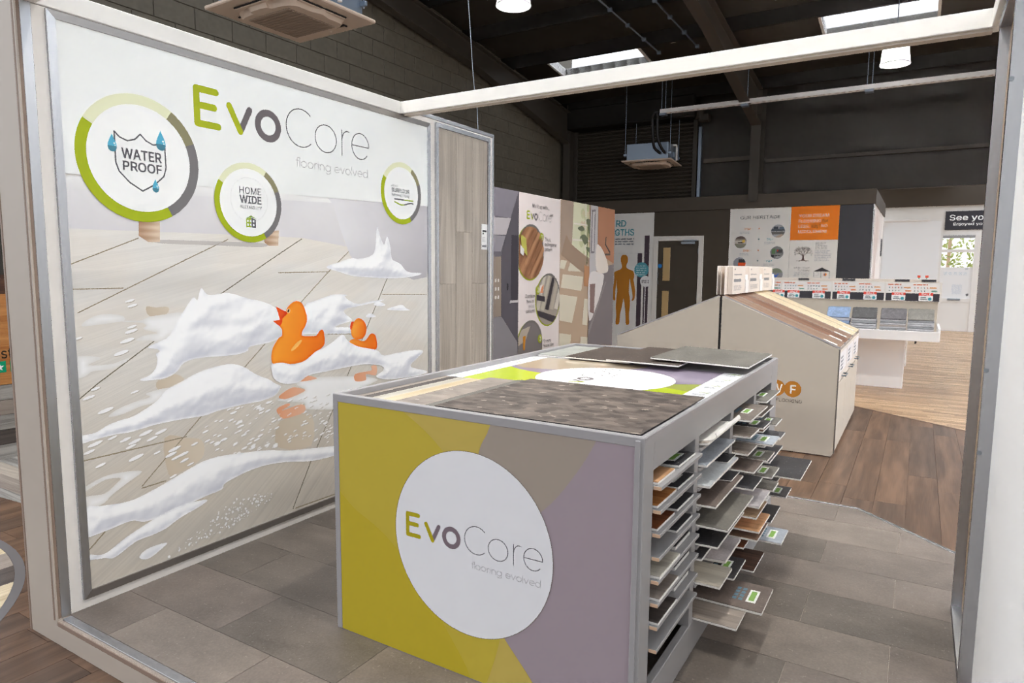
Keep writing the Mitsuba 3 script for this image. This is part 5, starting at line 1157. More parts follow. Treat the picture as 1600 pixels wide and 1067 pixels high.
paints(w3, 'picture', [(cl3, e, (196, 172, 148)), (C(M['wall']), 2 * e, (178, 158, 142)), (C(M['win2']), 3 * e, (226, 226, 196)), *[(circ(9.0 + 0.45 * random.random(), 1.75 + 0.7 * random.random(), 0.03 + 0.05 * random.random(), 10).intersection(C(M['win2'])), 3.3 * e, random.choice(((196, 200, 156), (208, 210, 170), (220, 206, 176)))) for _ in range(40)],
                       *[(g.intersection(C(M['win2']).buffer(0.01)), 3.8 * e, (240, 234, 222)) for g in (R(9.13, 1.5, 9.15, 2.5), R(8.75, 2.18, 9.5, 2.20), R(8.7, 1.95, 9.5, 1.97))], (C(M['skirt']), 3.5 * e, (168, 144, 124)), *[(C(t), 3 * e, (226, 218, 198)) for t in M['til']],
                       (C(M['pot']), 5 * e, (196, 146, 108)), (strokes([M['stem']], 0.012).intersection(cl3), 5 * e, (104, 110, 70)), *[(sp_poly(l, 4).intersection(cl3), 5.5 * e, (118, 126, 100)) for l in M['leaf']]], ml, 'printed room with wood framed floor tiles')
paints(w3, 'picture', [(C(M['dwall']), 6 * e, (186, 134, 106)), (C(M['greywall']), 6 * e, (200, 196, 196)), (C(M['picture']), 7 * e, (140, 134, 138)), (C(M['picture']).buffer(-0.03), 7.4 * e, (206, 202, 202)), (C(M['base']), 6.5 * e, (134, 126, 128)), (sp_poly(M['bed'], 4).intersection(cl3), 7 * e, (234, 224, 214)), (sp_poly(M['tub'], 5).intersection(cl3), 7 * e, (228, 222, 220)), (C(M['towel']), 8 * e, (146, 122, 118)), (strokes([M['lamp']], 0.014).intersection(cl3), 7.6 * e, (96, 84, 78)), (P([(9.0, 0.25), (9.9, 1.35), (9.93, 1.33), (9.05, 0.2)]).intersection(C(M['base'])), 7 * e, (150, 142, 142))], ml, 'printed bedroom and bath')
add(w3, 'end_edge', box(MXX - 0.03, MXX + 0.004, 10.234, 10.25, FZ, 2.495), 'white_paint')

# height chart poster beside the door
hp = thing('wall_poster', 'white poster with a tan man silhouette and board lengths left of the dark door', 'poster')
hy = PY - 0.012
add(hp, 'board', box(-6.3, -4.603, hy, PY - 0.0005, FZ, 2.668), 'far_white')
hl_ = NY(hy)
paint(hp, 'silhouette', sp_poly(D['man'], 4), hl_, 2 * e, (192, 126, 44), label='printed tan silhouette of a standing man')
paint(hp, 'bar', R(-4.925, FZ, -4.83, 1.868), hl_, 2 * e, (78, 66, 74)); paint(hp, 'bar', R(-4.785, FZ, -4.685, 2.215), hl_, 2 * e, (78, 66, 74))
paint(hp, 'disc', circ(-4.835, 1.53, 0.152, 40), hl_, 3 * e, (92, 164, 178)); paint(hp, 'disc', circ(-4.745, 1.298, 0.112, 40), hl_, 4 * e, (238, 236, 236))
paint(hp, 'disc', R(-4.757, FZ, -4.737, 1.2), hl_, 3 * e, (228, 224, 226))
paint(hp, 'small_print', greeked(-4.945, 1.60, 0.22, 5, 0.045, 0.017, 3, 0.1), hl_, 4 * e, (206, 228, 232)); text(hp, 'lettering', 'Longstrip', hl_, -4.825, 1.29, 0.03, (120, 116, 120), False, 0.16, d=5 * e) if False else paint(hp, 'small_print', greeked(-4.825, 1.30, 0.16, 2, 0.035, 0.022, 8, 0.05), hl_, 5 * e, (150, 146, 150))
TQ = (76, 146, 160)
text(hp, 'lettering', 'RD', hl_, -5.425, 2.405, 0.125, TQ, True, 0.235, d=2 * e)
text(hp, 'lettering', 'GTHS', hl_, -5.435, 2.225, 0.125, TQ, True, 0.42, d=2 * e)
paint(hp, 'small_print', greeked(-5.42, 2.14, 0.45, 3, 0.052, 0.025, 5, 0.12), hl_, 2 * e, (120, 124, 130))
paint(hp, 'small_print', R(-5.45, 1.862, -4.70, 1.866), hl_, 2 * e, (206, 204, 206))

# company history poster, orange sign, tree poster, dark panel
hy = PY - 0.012
he = thing('wall_poster', 'white timeline poster headed OUR HERITAGE with round photos on the brown wall', 'poster')
add(he, 'board', box(-3.122, -2.053, hy, PY - 0.0005, FZ + 0.9, 2.684), 'far_white')
h_ = NY(hy)
BK = (44, 44, 50)
text(he, 'lettering', 'OUR', h_, -2.937, 2.478, 0.060, BK, False, 0.19, d=e); text(he, 'lettering', 'HERITAGE', h_, -2.715, 2.478, 0.060, BK, False, 0.48, d=e)
paint(he, 'timeline', R(-2.592, 0.9, -2.589, 2.33), h_, e, (220, 222, 222))
for k, (yy, t, a, c) in enumerate(((2.303, '2010 -', -2.86, (226, 150, 80)), (2.108, '- 2014', -2.49, (96, 160, 172)), (1.905, '2016 -', -2.86, (226, 150, 80)), (1.716, '- 2017', -2.49, (96, 160, 172)))):
    paint(he, 'dot', circ(-2.59, yy, 0.013, 14), h_, 2 * e, (206, 130, 80) if k % 2 == 0 else (90, 120, 126))
    text(he, 'lettering', t, h_, a, yy - 0.02, 0.034, c, True, 0.15, d=e)
    paint(he, 'small_print', greeked(a - (0.07 if k % 2 == 0 else 0), yy - 0.065, 0.2, 2, 0.024, 0.011, k, 0.2), h_, e, (196, 198, 200))


def photo(t, a, b, r, parts):
    c = circ(a, b, r, 40)
    paints(t, 'round_photo', [(circ(a, b, r + 0.006, 40), e, (240, 240, 240))] + [(p.intersection(c), (2 + 0.2 * k) * e, col) for k, (p, col) in enumerate(parts)], h_)


photo(he, -2.261, 2.25, 0.118, [(R(-3, 2, -2, 3), (176, 178, 182)), (R(-2.4, 2.25, -2.1, 2.29), (84, 90, 98)), (R(-2.34, 2.29, -2.26, 2.33), (70, 76, 84)), (R(-2.24, 2.28, -2.16, 2.32), (104, 120, 136)), (R(-3, 2.19, -2, 2.24), (110, 108, 106)), (P([(-2.35, 2.12), (-2.2, 2.2), (-2.1, 2.12)]), (190, 170, 150))])
photo(he, -2.912, 2.058, 0.112, [(R(-3.2, 1.9, -2.7, 2.2), (150, 140, 130)), (R(-3.2, 2.03, -2.7, 2.09), (206, 200, 190)), (R(-2.96, 2.04, -2.86, 2.06), (70, 60, 52)), (circ(-2.86, 2.075, 0.028, 12), (226, 190, 90)), (R(-3.2, 1.9, -2.7, 2.02), (140, 140, 124)), (R(-3.2, 2.12, -2.7, 2.2), (104, 90, 84))])
photo(he, -2.264, 1.862, 0.115, [(R(-3, 1.7, -2, 2), (130, 132, 132)), (R(-2.35, 1.84, -2.29, 1.93), (96, 130, 90)), (R(-2.27, 1.86, -2.17, 1.92), (78, 78, 80)), (circ(-2.25, 1.9, 0.014, 10), (220, 80, 60)), (R(-2.36, 1.78, -2.31, 1.82), (40, 40, 44)), (R(-2.28, 1.76, -2.18, 1.82), (170, 172, 172)), (R(-2.3, 1.80, -2.2, 1.81), (40, 40, 44))])
photo(he, -2.916, 1.665, 0.112, [(R(-3.2, 1.5, -2.7, 1.8), (150, 152, 160)), (R(-2.93, 1.68, -2.82, 1.74), (60, 60, 64)), (R(-2.94, 1.62, -2.8, 1.68), (232, 92, 44)), (R(-3.2, 1.5, -2.7, 1.61), (60, 58, 60))])
photo(he, -2.259, 1.468, 0.115, [(R(-3, 1.3, -2, 1.6), (150, 150, 156)), (R(-3, 1.50, -2, 1.6), (140, 150, 130)), (P([(-2.36, 1.52), (-2.26, 1.45), (-2.2, 1.50), (-2.26, 1.40)]), (70, 110, 200)), (R(-3, 1.3, -2, 1.40), (120, 100, 100))])
og = thing('sign', 'square orange sign with white lettering about dream flooring', 'sign')
add(og, 'board', box(-2.050, -1.268, PY - 0.016, PY - 0.0005, 2.083, 2.682), 'far_white')
o_ = NY(PY - 0.016)
paint(og, 'face', R(-2.050, 2.083, -1.268, 2.682), o_, e, (246, 134, 40))
WH = (255, 250, 244)
for s, a, b, w in (('YOUR DREAM', -1.922, 2.482, 0.49), ('FLOORING', -1.928, 2.388, 0.37), ('LESS.', -1.928, 2.298, 0.19), ('NO', -1.548, 2.300, 0.10), ('MIDDLEMEN!', -1.928, 2.205, 0.47)):
    text(og, 'lettering', s, o_, a, b, 0.052, WH, False, w, d=2 * e)
for s, a, b, w in (('for', -1.535, 2.385, 0.095), ('Why?', -1.715, 2.295, 0.155)):
    text(og, 'lettering', s, o_, a, b, 0.058, (120, 70, 40), False, w, d=2 * e)
tp_ = thing('wall_poster', 'pale poster with a bare tree and a small house drawing under the orange sign', 'poster')
add(tp_, 'board', box(-2.050, -1.268, PY - 0.012, PY - 0.0005, FZ + 0.9, 2.080), 'far_white')
rr = random.Random(9)
br_l = []


def branch(a, b, ang, L, depth):
    a1, b1 = a + L * math.cos(ang), b + L * math.sin(ang)
    br_l.append(sg.LineString([(a, b), (a1, b1)]).buffer(0.0012 + 0.0022 * depth * 0.5))
    if depth > 0:
        for k in range(3):
            branch(a1, b1, ang + (k - 1) * 0.62 + rr.uniform(-0.25, 0.25), L * rr.uniform(0.6, 0.85), depth - 1)


for an_ in (0.75, 1.35, 2.0, 2.5):
    branch(-1.817, 1.80, an_, 0.07, 3)
paint(tp_, 'tree', shapely.union_all(br_l + [P([(-1.85, 1.715), (-1.833, 1.75), (-1.828, 1.81), (-1.806, 1.81), (-1.80, 1.75), (-1.785, 1.715), (-1.817, 1.725)])] + [sg.LineString([(-1.817, 1.722), (-1.817 + q * 0.11, 1.70 + 0.012 * abs(q))]).buffer(0.003) for q in (-1, -0.6, 0.5, 0.9)]), h_, e, (70, 44, 36), label='printed bare tree')
for k, (s, b, w) in enumerate((('WE BUY', 2.01, 0.17), ('FROM the', 1.965, 0.19), ('SOURCE!', 1.92, 0.19))):
    text(tp_, 'lettering', s, h_, -1.625, b, 0.030, (110, 108, 112), False, w, d=e)
paint(tp_, 'small_print', greeked(-1.63, 1.885, 0.27, 7, 0.029, 0.012, 4, 0.2), h_, e, (180, 182, 188))
text(tp_, 'lettering', 'WE DEVELOP', h_, -1.965, 1.575, 0.028, (110, 108, 112), False, 0.27, d=e); text(tp_, 'lettering', 'IN HOUSE', h_, -1.895, 1.53, 0.028, (110, 108, 112), False, 0.2, d=e)
paint(tp_, 'small_print', greeked(-1.97, 1.495, 0.27, 3, 0.028, 0.012, 6, 0.1, True), h_, e, (180, 182, 188))
paints(tp_, 'house_drawing', [(P([(-1.635, 1.528), (-1.5, 1.60), (-1.362, 1.528)]), e, (66, 64, 68)), *[(R(a, 1.3, a + 0.006, 1.528), e, (110, 110, 114)) for a in (-1.628, -1.512, -1.374)], (circ(-1.44, 1.475, 0.026, 20), e, (238, 140, 50)), (R(-1.455, 1.46, -1.44, 1.49), 1.5 * e, (60, 110, 170)), (circ(-1.575, 1.48, 0.03, 20).difference(circ(-1.575, 1.48, 0.026, 20)), e, (180, 180, 184))], h_)
dp = thing('wall_board', 'plain charcoal wall board right of the orange sign', 'board')
add(dp, None, box(-1.262, -0.760, PY - 0.014, PY - 0.0005, FZ + 0.9, 2.672), 'charcoal')
kb = thing('wall_board', 'narrow dark strip board on the marble print wall return', 'board')
add(kb, None, box(-0.742, -0.733, 15.75, 16.15, 1.85, 2.2, 0.002), 'charcoal')

# far wall pieces
sg_ = thing('sign', 'dark sign with white lettering above the glazed door', 'sign')
add(sg_, 'board', box(0.485, 2.35, FY - 0.03, FY - 0.0005, 2.68, 3.185), 'charcoal')
s_ = NY(FY - 0.03)
text(sg_, 'lettering', 'See you again', s_, 0.565, 2.94, 0.145, (250, 250, 250), True, 1.62, d=e)
text(sg_, 'lettering', 'Enjoyed your visit?', s_, 0.665, 2.80, 0.075, (250, 250, 250), True, 1.14, d=e)
rb = thing('roller_blind', 'white roller blind pulled down on the far wall', 'blind')
add(rb, 'fabric', box(-0.985, 0.405, FY - 0.05, FY - 0.044, 1.0, 2.93), 'bright_white')
add(rb, 'cassette', box(-1.0, 0.13, FY - 0.1, FY - 0.002, 2.93, 3.0, 0.02), 'far_white')
cm = thing('white_box', 'small white box at the left end of the roller blind', 'box')
add(cm, None, box(-1.02, -0.975, FY - 0.16, FY - 0.05, 2.80, 2.93, 0.012), 'white_plastic')

# ---- wood flooring stand with sloping sides
ws = thing('flooring_stand', 'beige double sided stand with sloping tops of wood planks behind the kiosk', 'display stand')
SY, SY1 = 6.432, 8.6
RXs, APX = -0.560, -1.600
prof = P([(APX + 0.012, FZ + 0.012), (-0.60, FZ + 0.012), (-0.575, FZ + 0.02), (-0.565, FZ + 0.045), (-0.565, 0.862), (APX + 0.012, 1.300)])
def end(poly, y0, y1):
    m = trimesh.creation.extrude_polygon(poly, y1 - y0, engine='earcut')
    m.apply_transform(np.array([[1, 0, 0, 0], [0, 0, -1, y1], [0, 1, 0, 0], [0, 0, 0, 1.0]]))
    return m
mirror = affinity.scale(prof, -1, 1, origin=(APX, 0))
for g in (prof, mirror):
    add(ws, 'end_panel', end(g, SY, SY + 0.03), 'beige_panel'); add(ws, 'end_panel', end(g, SY1 - 0.03, SY1), 'beige_panel')
add(ws, 'seam', box(APX - 0.008, APX + 0.008, SY + 0.01, SY + 0.03, FZ, 1.29), 'near_black', label='dark gap between the two halves')
inner = P([(-2.60, FZ), (-0.59, FZ), (-0.59, 0.845), (APX, 1.27), (-2.60, 0.845)])
add(ws, 'carcass', end(inner, SY + 0.03, SY1 - 0.03), 'beige_light')
slope = math.atan2(1.30 - 0.865, abs(RXs - APX))
tones = [10, 11, 10, 12, 12]
ed = np.linspace(SY + 0.02, SY1 - 0.02, 6)
Ls = math.hypot(1.30 - 0.865, RXs - APX)
for side in (1, -1):
    for k in range(5):
        m = box(0.02, Ls - 0.01, ed[k] + 0.004, ed[k + 1] - 0.004, 0.0, 0.012, 0.001)
        lp_ = flat(R(Ls - 0.16, ed[k] + 0.03, Ls - 0.04, ed[k] + 0.10), PZ(0.012), 0.001)
        for q in (m, lp_):
            if side < 0:
                q.apply_transform(np.diag([-1.0, 1, 1, 1])); q.invert()
            rot(q, math.degrees(slope) * side, [0, 1, 0], [0, 0, 0]); q.apply_translation([APX, 0, 1.302])
        addw(ws, 'plank', m, tones[k] if side > 0 else 11, 'x')
        add(ws, 'plank_label', lp_, 'print', color=np.tile(lin(240, 232, 226), (len(lp_.vertices), 1)))
    for k in range(6):
        m = box(0.02, Ls, ed[k] - 0.003, ed[k] + 0.003, 0.0, 0.0135)
        if side < 0:
            m.apply_transform(np.diag([-1.0, 1, 1, 1])); m.invert()
        rot(m, math.degrees(slope) * side, [0, 1, 0], [0, 0, 0]); m.apply_translation([APX, 0, 1.302])
        add(ws, 'rail', m, 'grey_edge')
add(ws, 'edge_trim', box(-0.566, -0.556, SY - 0.002, SY + 0.008, FZ + 0.04, 0.865), 'dull_alu')
for k in range(3):
    y0, y1 = SY + 0.04 + 0.70 * k, SY + 0.73 + 0.70 * k
    dw = add(ws, 'drawer', box(-0.595, -0.562, y0, y1, 0.56, 0.84, 0.003), 'beige_light')
    pl_ = PX(-0.562)
    k2 = num(dw + '__print'); mm = flat(R(y0 + 0.03, 0.64, y1 - 0.03, 0.82), pl_, 0.001); m3 = flat(greeked(y0 + 0.12, 0.76, 0.28, 4, 0.035, 0.018, k), pl_, 0.002)
    scene[k2] = mikit.ply(cat(mm, m3), 'print', color=np.vstack([np.tile(lin(232, 228, 228), (len(mm.vertices), 1)), np.tile(lin(140, 140, 146), (len(m3.vertices), 1))]))
    k3 = num(dw + '__handle'); ym = (y0 + y1) / 2
    scene[k3] = mikit.ply(tube([(-0.562, ym - 0.09, 0.595), (-0.527, ym - 0.09, 0.595), (-0.527, ym + 0.09, 0.595), (-0.562, ym + 0.09, 0.595)], 0.007, 8), 'steel', True)
    add(ws, 'door', box(-0.592, -0.560, y0, y1, FZ + 0.05, 0.55, 0.003), 'beige_panel')
n_ = NY(SY)
GO = (190, 126, 50)
for a, ch in ((-1.205, 'O') , (-1.064, 'W'), (-0.927, 'F')):
    if ch == 'O':
        continue
    paint(ws, 'logo_disc', circ(a, 0.476, 0.074, 40), n_, 0.0008, GO, label='tan printed disc')
    text(ws, 'lettering', ch, n_, a, 0.437, 0.075, (245, 238, 228), True, None, d=0.0016, center=True)
text(ws, 'lettering', 'WOOD FLOORING', n_, -1.215, 0.352, 0.030, (90, 78, 70), False, 0.372, d=0.001)
# brochure boxes on the ridge
hd = thing('brochure_holder', 'clear brochure rack along the ridge of the wood flooring stand', 'brochure rack')
for x in (APX - 0.05, APX - 0.015, APX + 0.02):
    add(hd, 'sheet', box(x, x + 0.004, SY + 0.02, 8.55, 1.312, 1.585), 'white_plastic' if x < APX - 0.02 else 'beige_light')
for k in range(3):
    b = thing('brochure_box', ('nearest', 'middle', 'farthest')[k] + ' pale printed brochure box on the ridge of the wood flooring stand', 'brochure', 'brochure boxes on the ridge')
    y0 = SY + 0.12 + 0.72 * k
    add(b, 'box', box(APX + 0.026, APX + 0.075, y0, y0 + 0.52, 1.313, 1.58, 0.002), 'beige_light')
    bp_ = PX(APX + 0.0755)
    paints(b, 'print', [(R(y0 + 0.04, 1.545, y0 + 0.10, 1.56), 0.001, (170, 164, 160)), (R(y0 + 0.05, 1.495, y0 + 0.36, 1.508), 0.001, (170, 164, 160)), (R(y0 + 0.04, 1.43, y0 + 0.34, 1.46), 0.001, (134, 134, 136)), (greeked(y0 + 0.05, 1.385, 0.38, 3, 0.018, 0.011, k), 0.001, (190, 184, 180))], bp_)
    c2 = thing('leaflet_pocket', 'clear pocket of small leaflets beside the ' + ('nearest', 'middle', 'farthest')[k] + ' brochure box', 'leaflet holder', 'leaflet pockets on the ridge')
    add(c2, 'pocket', box(APX + 0.026, APX + 0.08, y0 + 0.55, y0 + 0.68, 1.313, 1.45, 0.002), 'white_plastic')
    add(c2, 'leaflet', box(APX + 0.03, APX + 0.07, y0 + 0.56, y0 + 0.67, 1.36, 1.50, 0.001), 'bright_white')

# ---- white carpet table
TY0 = 10.2
ct = thing('display_table', 'long white table with carpet sample books at the rear of the hall', 'table')
add(ct, 'top', box(-2.2, 0.262, TY0, 11.2, 0.645, 0.70, 0.003), 'table_white')
add(ct, 'front_rail', box(-2.2, 0.262, TY0 - 0.03, TY0, 0.635, 0.765, 0.004), 'table_white')
add(ct, 'end_rail', box(0.235, 0.265, TY0, 11.2, 0.645, 0.812, 0.004), 'table_white')
add(ct, 'pedestal', box(-1.9, -0.125, 10.82, 11.14, FZ, 0.645, 0.003), 'table_white')
add(ct, 'bracket', box(-0.118, -0.105, 10.95, 11.4, 0.2, 0.645), 'table_white')
add(ct, 'caster', tube([(0.02, 10.75, 0.64), (0.0, 10.75, 0.60), (-0.005, 10.75, 0.55)], 0.012, 8), 'black_plastic')
add(ct, 'back_board', box(-2.2, 0.234, 11.135, 11.165, 0.70, 1.40, 0.003), 'beige_panel')
hs_ = thing('price_header', 'long header board of price panels and red SALE cards above the carpet table', 'sign board')
add(hs_, 'board', box(-2.2, 0.255, 11.09, 11.12, 1.12, 1.392, 0.002), 'white_paint')
hb_ = NY(11.09)
add(hs_, 'top_strip', box(-2.0, 0.20, 11.095, 11.12, 1.393, 1.432, 0.002), 'beige_light')
xs = [-2.2, -1.835, -1.125, -0.425, 0.255]
q = random.Random(3)
for k in range(4):
    x0, x1 = xs[k] + 0.012, xs[k + 1] - 0.012
    paint(hs_, 'price_panel', R(x0, 1.236, x1, 1.376), hb_, e, (232, 228, 226))
    paint(hs_, 'dark_panel', R(x0, 1.125, x1, 1.232), hb_, e, (62, 60, 66))
    items = []
    for h_i in range(2):
        xx = x0 + 0.02 + h_i * (x1 - x0) * 0.48
        items += [(greeked(xx, 1.348, 0.18, 1, 0.02, 0.016, k * 2 + h_i, 0.1), 2 * e, (206, 120, 90))]
        items += [(circ(xx + 0.02 + 0.038 * i, 1.312, 0.009, 10), 2 * e, q.choice(((60, 60, 66), (90, 120, 130), (200, 110, 90), (150, 150, 150)))) for i in range(5)]
        items += [(circ(xx + 0.02 + 0.04 * i, 1.268, 0.008, 10), 2 * e, (90, 90, 96)) for i in range(4)]
        items += [(R(xx + 0.20, 1.305, xx + 0.28, 1.322), 2 * e, (210, 150, 100)), (R(xx + 0.22, 1.258, xx + 0.29, 1.278), 2 * e, (214, 130, 90) if q.random() < 0.6 else (110, 150, 140))]
    paints(hs_, 'price_print', [(g.intersection(R(x0, 1.236, x1, 1.376)), d, c) for g, d, c in items if not g.intersection(R(x0, 1.236, x1, 1.376)).is_empty], hb_)
    add(hs_, 'post', box(xs[k + 1] - 0.012, xs[k + 1] + 0.012, 11.083, 11.12, 1.115, 1.39), 'white_paint')
for k, x in enumerate((-1.60, -0.90, -0.24, 0.0)):
    add(hs_, 'clip_strip', box((-1.60, -0.99, -0.31, 0.02)[k], (-1.45, -0.82, -0.13, 0.19)[k], 11.085, 11.12, 1.398, 1.430), 'charcoal')
for k, x in enumerate((-1.96, -1.745, -1.39, -1.05, -0.70, -0.34, -0.005)):
    if x > 0.1:
        continue
    sc = thing('sale_card', ['partly hidden SALE card at the left end', 'first full SALE card', 'second SALE card', 'third SALE card', 'fourth SALE card', 'fifth SALE card', 'SALE card at the right end'][k] + ' of the price header over the carpet table', 'price card', 'red SALE cards on the price header')
    add(sc, 'card', box(x, x + 0.172, 11.078, 11.085, 1.13, 1.243), 'bright_white')
    c_ = NY(11.078)
    paint(sc, 'red_band', R(x, 1.205, x + 0.172, 1.243), c_, e, (222, 84, 72))
    text(sc, 'lettering', 'SALE', c_, x + 0.03, 1.211, 0.026, (255, 255, 255), True, 0.115, d=2 * e)
    paints(sc, 'print', [(circ(x + 0.135, 1.16, 0.022, 16), e, (70, 150, 166)), (R(x + 0.025, 1.172, x + 0.09, 1.186), e, (130, 134, 140)), (R(x + 0.02, 1.148, x + 0.105, 1.162), e, (120, 124, 130))], c_)
for k, (x, c) in enumerate(((0.06, 0), (0.155, 0))):
    tg = thing('price_tag', ('left', 'right')[k] + ' small red and white tag standing above the right end of the price header', 'tag')
    add(tg, 'card', box(x - 0.10, x - 0.058, 11.11, 11.114, 1.432, 1.49), 'bright_white')
    paints(tg, 'print', [(R(x - 0.098, 1.455, x - 0.06, 1.488), e, (226, 96, 76)), (R(x - 0.09, 1.44, x - 0.07, 1.45), e, (90, 160, 110))], NY(11.11))

# carpet sample books
BK_ = [(-1.10, -0.80, (0, 4, 0, 4, 4), 'blue carpet sample book left of the dark grey one, half hidden by the plank stand', -3), (-0.785, -0.47, (1, 4, 2, 4, 4, 2), 'dark grey carpet sample book standing on a pale tray on the white table', -4),
       (-0.435, -0.118, (5, 4, 2, 4, 6, 4, 2, 4), 'grey carpet sample book, left of the right hand pair on the white table', 0), (-0.112, 0.20, (3, 2, 4, 4, 2, 4, 4), 'taupe grey carpet sample book at the right end of the white table', 0)]
for x0, x1, tns, lb, tl in BK_:
    b = thing('carpet_book', lb, 'carpet sample book', 'carpet sample books on the white table')
    n = len(tns) - 1
    add(b, 'stand', box(x0, x1 - 0.004, TY0 + 0.04, TY0 + 0.5, 0.7005, 0.735, 0.003), 'white_plastic')
    step = 0.155 / n
    for j in range(n + 1):
        ya, za = TY0 + 0.05 + 0.8 * step * j, 0.737 + step * j
        tn = tns[n - j]
        w0, w1 = x0 + 0.003 * (j % 2), x1 - 0.006 - 0.004 * ((j + 1) % 2)
        if j < n:
            m = box(w0, w1, ya, ya + 0.30, za, za + step * 0.9, 0.006)
        else:
            m = rot(box(w0, w1 - 0.002, ya, ya + 0.22, za, za + 0.02, 0.007), 38, [1, 0, 0], [0, ya, za])
        mm, uv = boxuv(m, tn, 'x', (random.uniform(-9, 9), random.uniform(0, 9)))
        add(b, 'sheet', mm, 'carpet', uv=uv)
    add(b, 'pole', tube([(x0 + 0.02, TY0 + 0.42, 1.028), (x1 - 0.02, TY0 + 0.42, 1.028)], 0.009, 8), 'steel')

# ================================================================ OVERHEAD
def cassette(label, cx, cy_, z, s, deg, plinth=True):
    t = thing('air_conditioner', label, 'air conditioner')
    T_ = lambda m: (m.apply_translation([cx, cy_, z]), rotz(m, deg, [cx, cy_, z]))[0]
    h = s / 2
    add(t, 'panel', T_(box(-h, h, -h, h, 0, 0.03, 0.008)), 'ac_plastic')
    g = sg.Polygon(spline([(-h * .72, -h * .5), (-h * .55, -h * .62), (-h * .25, -h * .66), (-h * .2, -h * .74), (h * .2, -h * .74), (h * .25, -h * .66), (h * .55, -h * .62), (h * .72, -h * .5), (h * .74, -h * .2), (h * .8, 0), (h * .74, h * .2), (h * .72, h * .5), (h * .55, h * .62), (h * .25, h * .66), (h * .2, h * .74), (-h * .2, h * .74), (-h * .25, h * .66), (-h * .55, h * .62), (-h * .72, h * .5), (-h * .74, h * .2), (-h * .8, 0), (-h * .74, -h * .2)], 4))
    bd = trimesh.creation.extrude_polygon(g, 0.05, engine='earcut'); bd.apply_translation([0, 0, -0.05])
    low = bd.vertices[:, 2] < -0.04; bd.vertices[low, :2] *= 0.93
    add(t, 'fascia', T_(bd), 'ac_plastic')
    for k in range(12):
        y0 = -h * .5 + h / 12 * k
        add(t, 'grille_bar', T_(box(-h * .5, h * .5, y0 + 0.004, y0 + h / 12 - 0.004, -0.062, -0.049, 0.002)), 'ac_grille')
    for k in range(4):
        v = box(-h * .5, h * .5, -h * .80, -h * .70, -0.012, -0.001, 0.004)
        w = box(-h * .48, h * .48, -h * .785, -h * .73, -0.02, -0.012, 0.003)
        for nm, q_, mt in (('outlet', v, 'near_black'), ('flap', w, 'ac_plastic')):
            rotz(q_, 90 * k, [0, 0, 0]); add(t + '__panel', nm, T_(q_), mt)
    add(t, 'casing', T_(box(-h * .84, h * .84, -h * .84, h * .84, 0.03, 0.34, 0.01)), 'galvanised')
    for sx, sy_ in ((-1, -1), (1, -1), (1, 1), (-1, 1)):
        x, y = sx * h * .9, sy_ * h * .8
        a = math.radians(deg); X, Y = cx + x * math.cos(a) - y * math.sin(a), cy_ + x * math.sin(a) + y * math.cos(a)
        add(t, 'hanger_rod', tube([(X, Y, z + 0.1), (X, Y, roof_z(Y) - 0.05)], 0.006, 6), 'galvanised')
        add(t, 'bracket', T_(box(x - 0.03, x + 0.03, y - 0.015, y + 0.015, 0.12, 0.16, 0.003)), 'galvanised')
    add(t, 'drain_pipe', T_(tube([(h * .95, h * .2, 0.06), (h * .95, h * .2, 0.3), (h * .95, h * .12, 0.34), (h * .8, h * .05, 0.34)], 0.02, 8)), 'white_plastic')
    add(t, 'cable_gland', T_(cat(box(h * .84, h * .93, -h * .1, h * .02, 0.1, 0.2, 0.006))), 'galvanised')
    return t


cassette('large ceiling cassette air conditioner hanging above the left booth wall', -4.61, 4.02, 3.615, 0.97, -1.5)
a2 = cassette('smaller looking far ceiling cassette air conditioner hanging before the roller shutter', -4.60, 12.75, 3.57, 0.95, 6)
pipe = thing('refrigerant_pipe', 'pair of black insulated pipes bending down from the cable tray to the far air conditioner', 'pipe')
for dx in (0, 0.09):
    add(pipe, 'pipe', tube(spline([(-4.222, 12.0, 4.36), (-4.30 + dx * 0.5, 12.0, 4.36), (-4.35 + dx, 12.02, 4.30), (-4.36 + dx, 12.05, 4.25), (-4.36 + dx, 12.1, 3.95), (-4.36 + dx * 1.4, 12.2, 3.78), (-4.3 + dx, 12.34, 3.70)], 6, False), 0.026, 8), 'black_plastic', smooth=True)
trk = thing('cable_tray', 'long perforated galvanised cable tray hanging across the hall', 'cable tray')
add(trk, 'tray', box(-4.19, 4.5, 11.95, 12.05, 4.35, 4.362), 'white_plastic')
add(trk, 'side_rail', box(-4.19, 4.5, 11.945, 11.955, 4.33, 4.40), 'white_plastic'); add(trk, 'side_rail', box(-4.19, 4.5, 12.045, 12.055, 4.33, 4.40), 'white_plastic')
rungs = [box(-4.15 + 0.1 * i, -4.10 + 0.1 * i, 11.955, 12.045, 4.343, 4.35) for i in range(56)]
add(trk, 'rung', cat(rungs), 'ac_grille', stuff=True, label='row of tray slots')
for x in (-4.14, -2.72, -0.86, 1.2):
    for dx in (-0.035, 0.035):
        add(trk, 'hanger_rod', tube([(x + dx, 12.0, 4.30), (x + dx, 12.0, roof_z(12.0) - 0.02)], 0.007, 6), 'galvanised')
    add(trk, 'clamp', box(x - 0.06, x + 0.06, 11.94, 12.06, 4.29, 4.33, 0.004), 'galvanised')
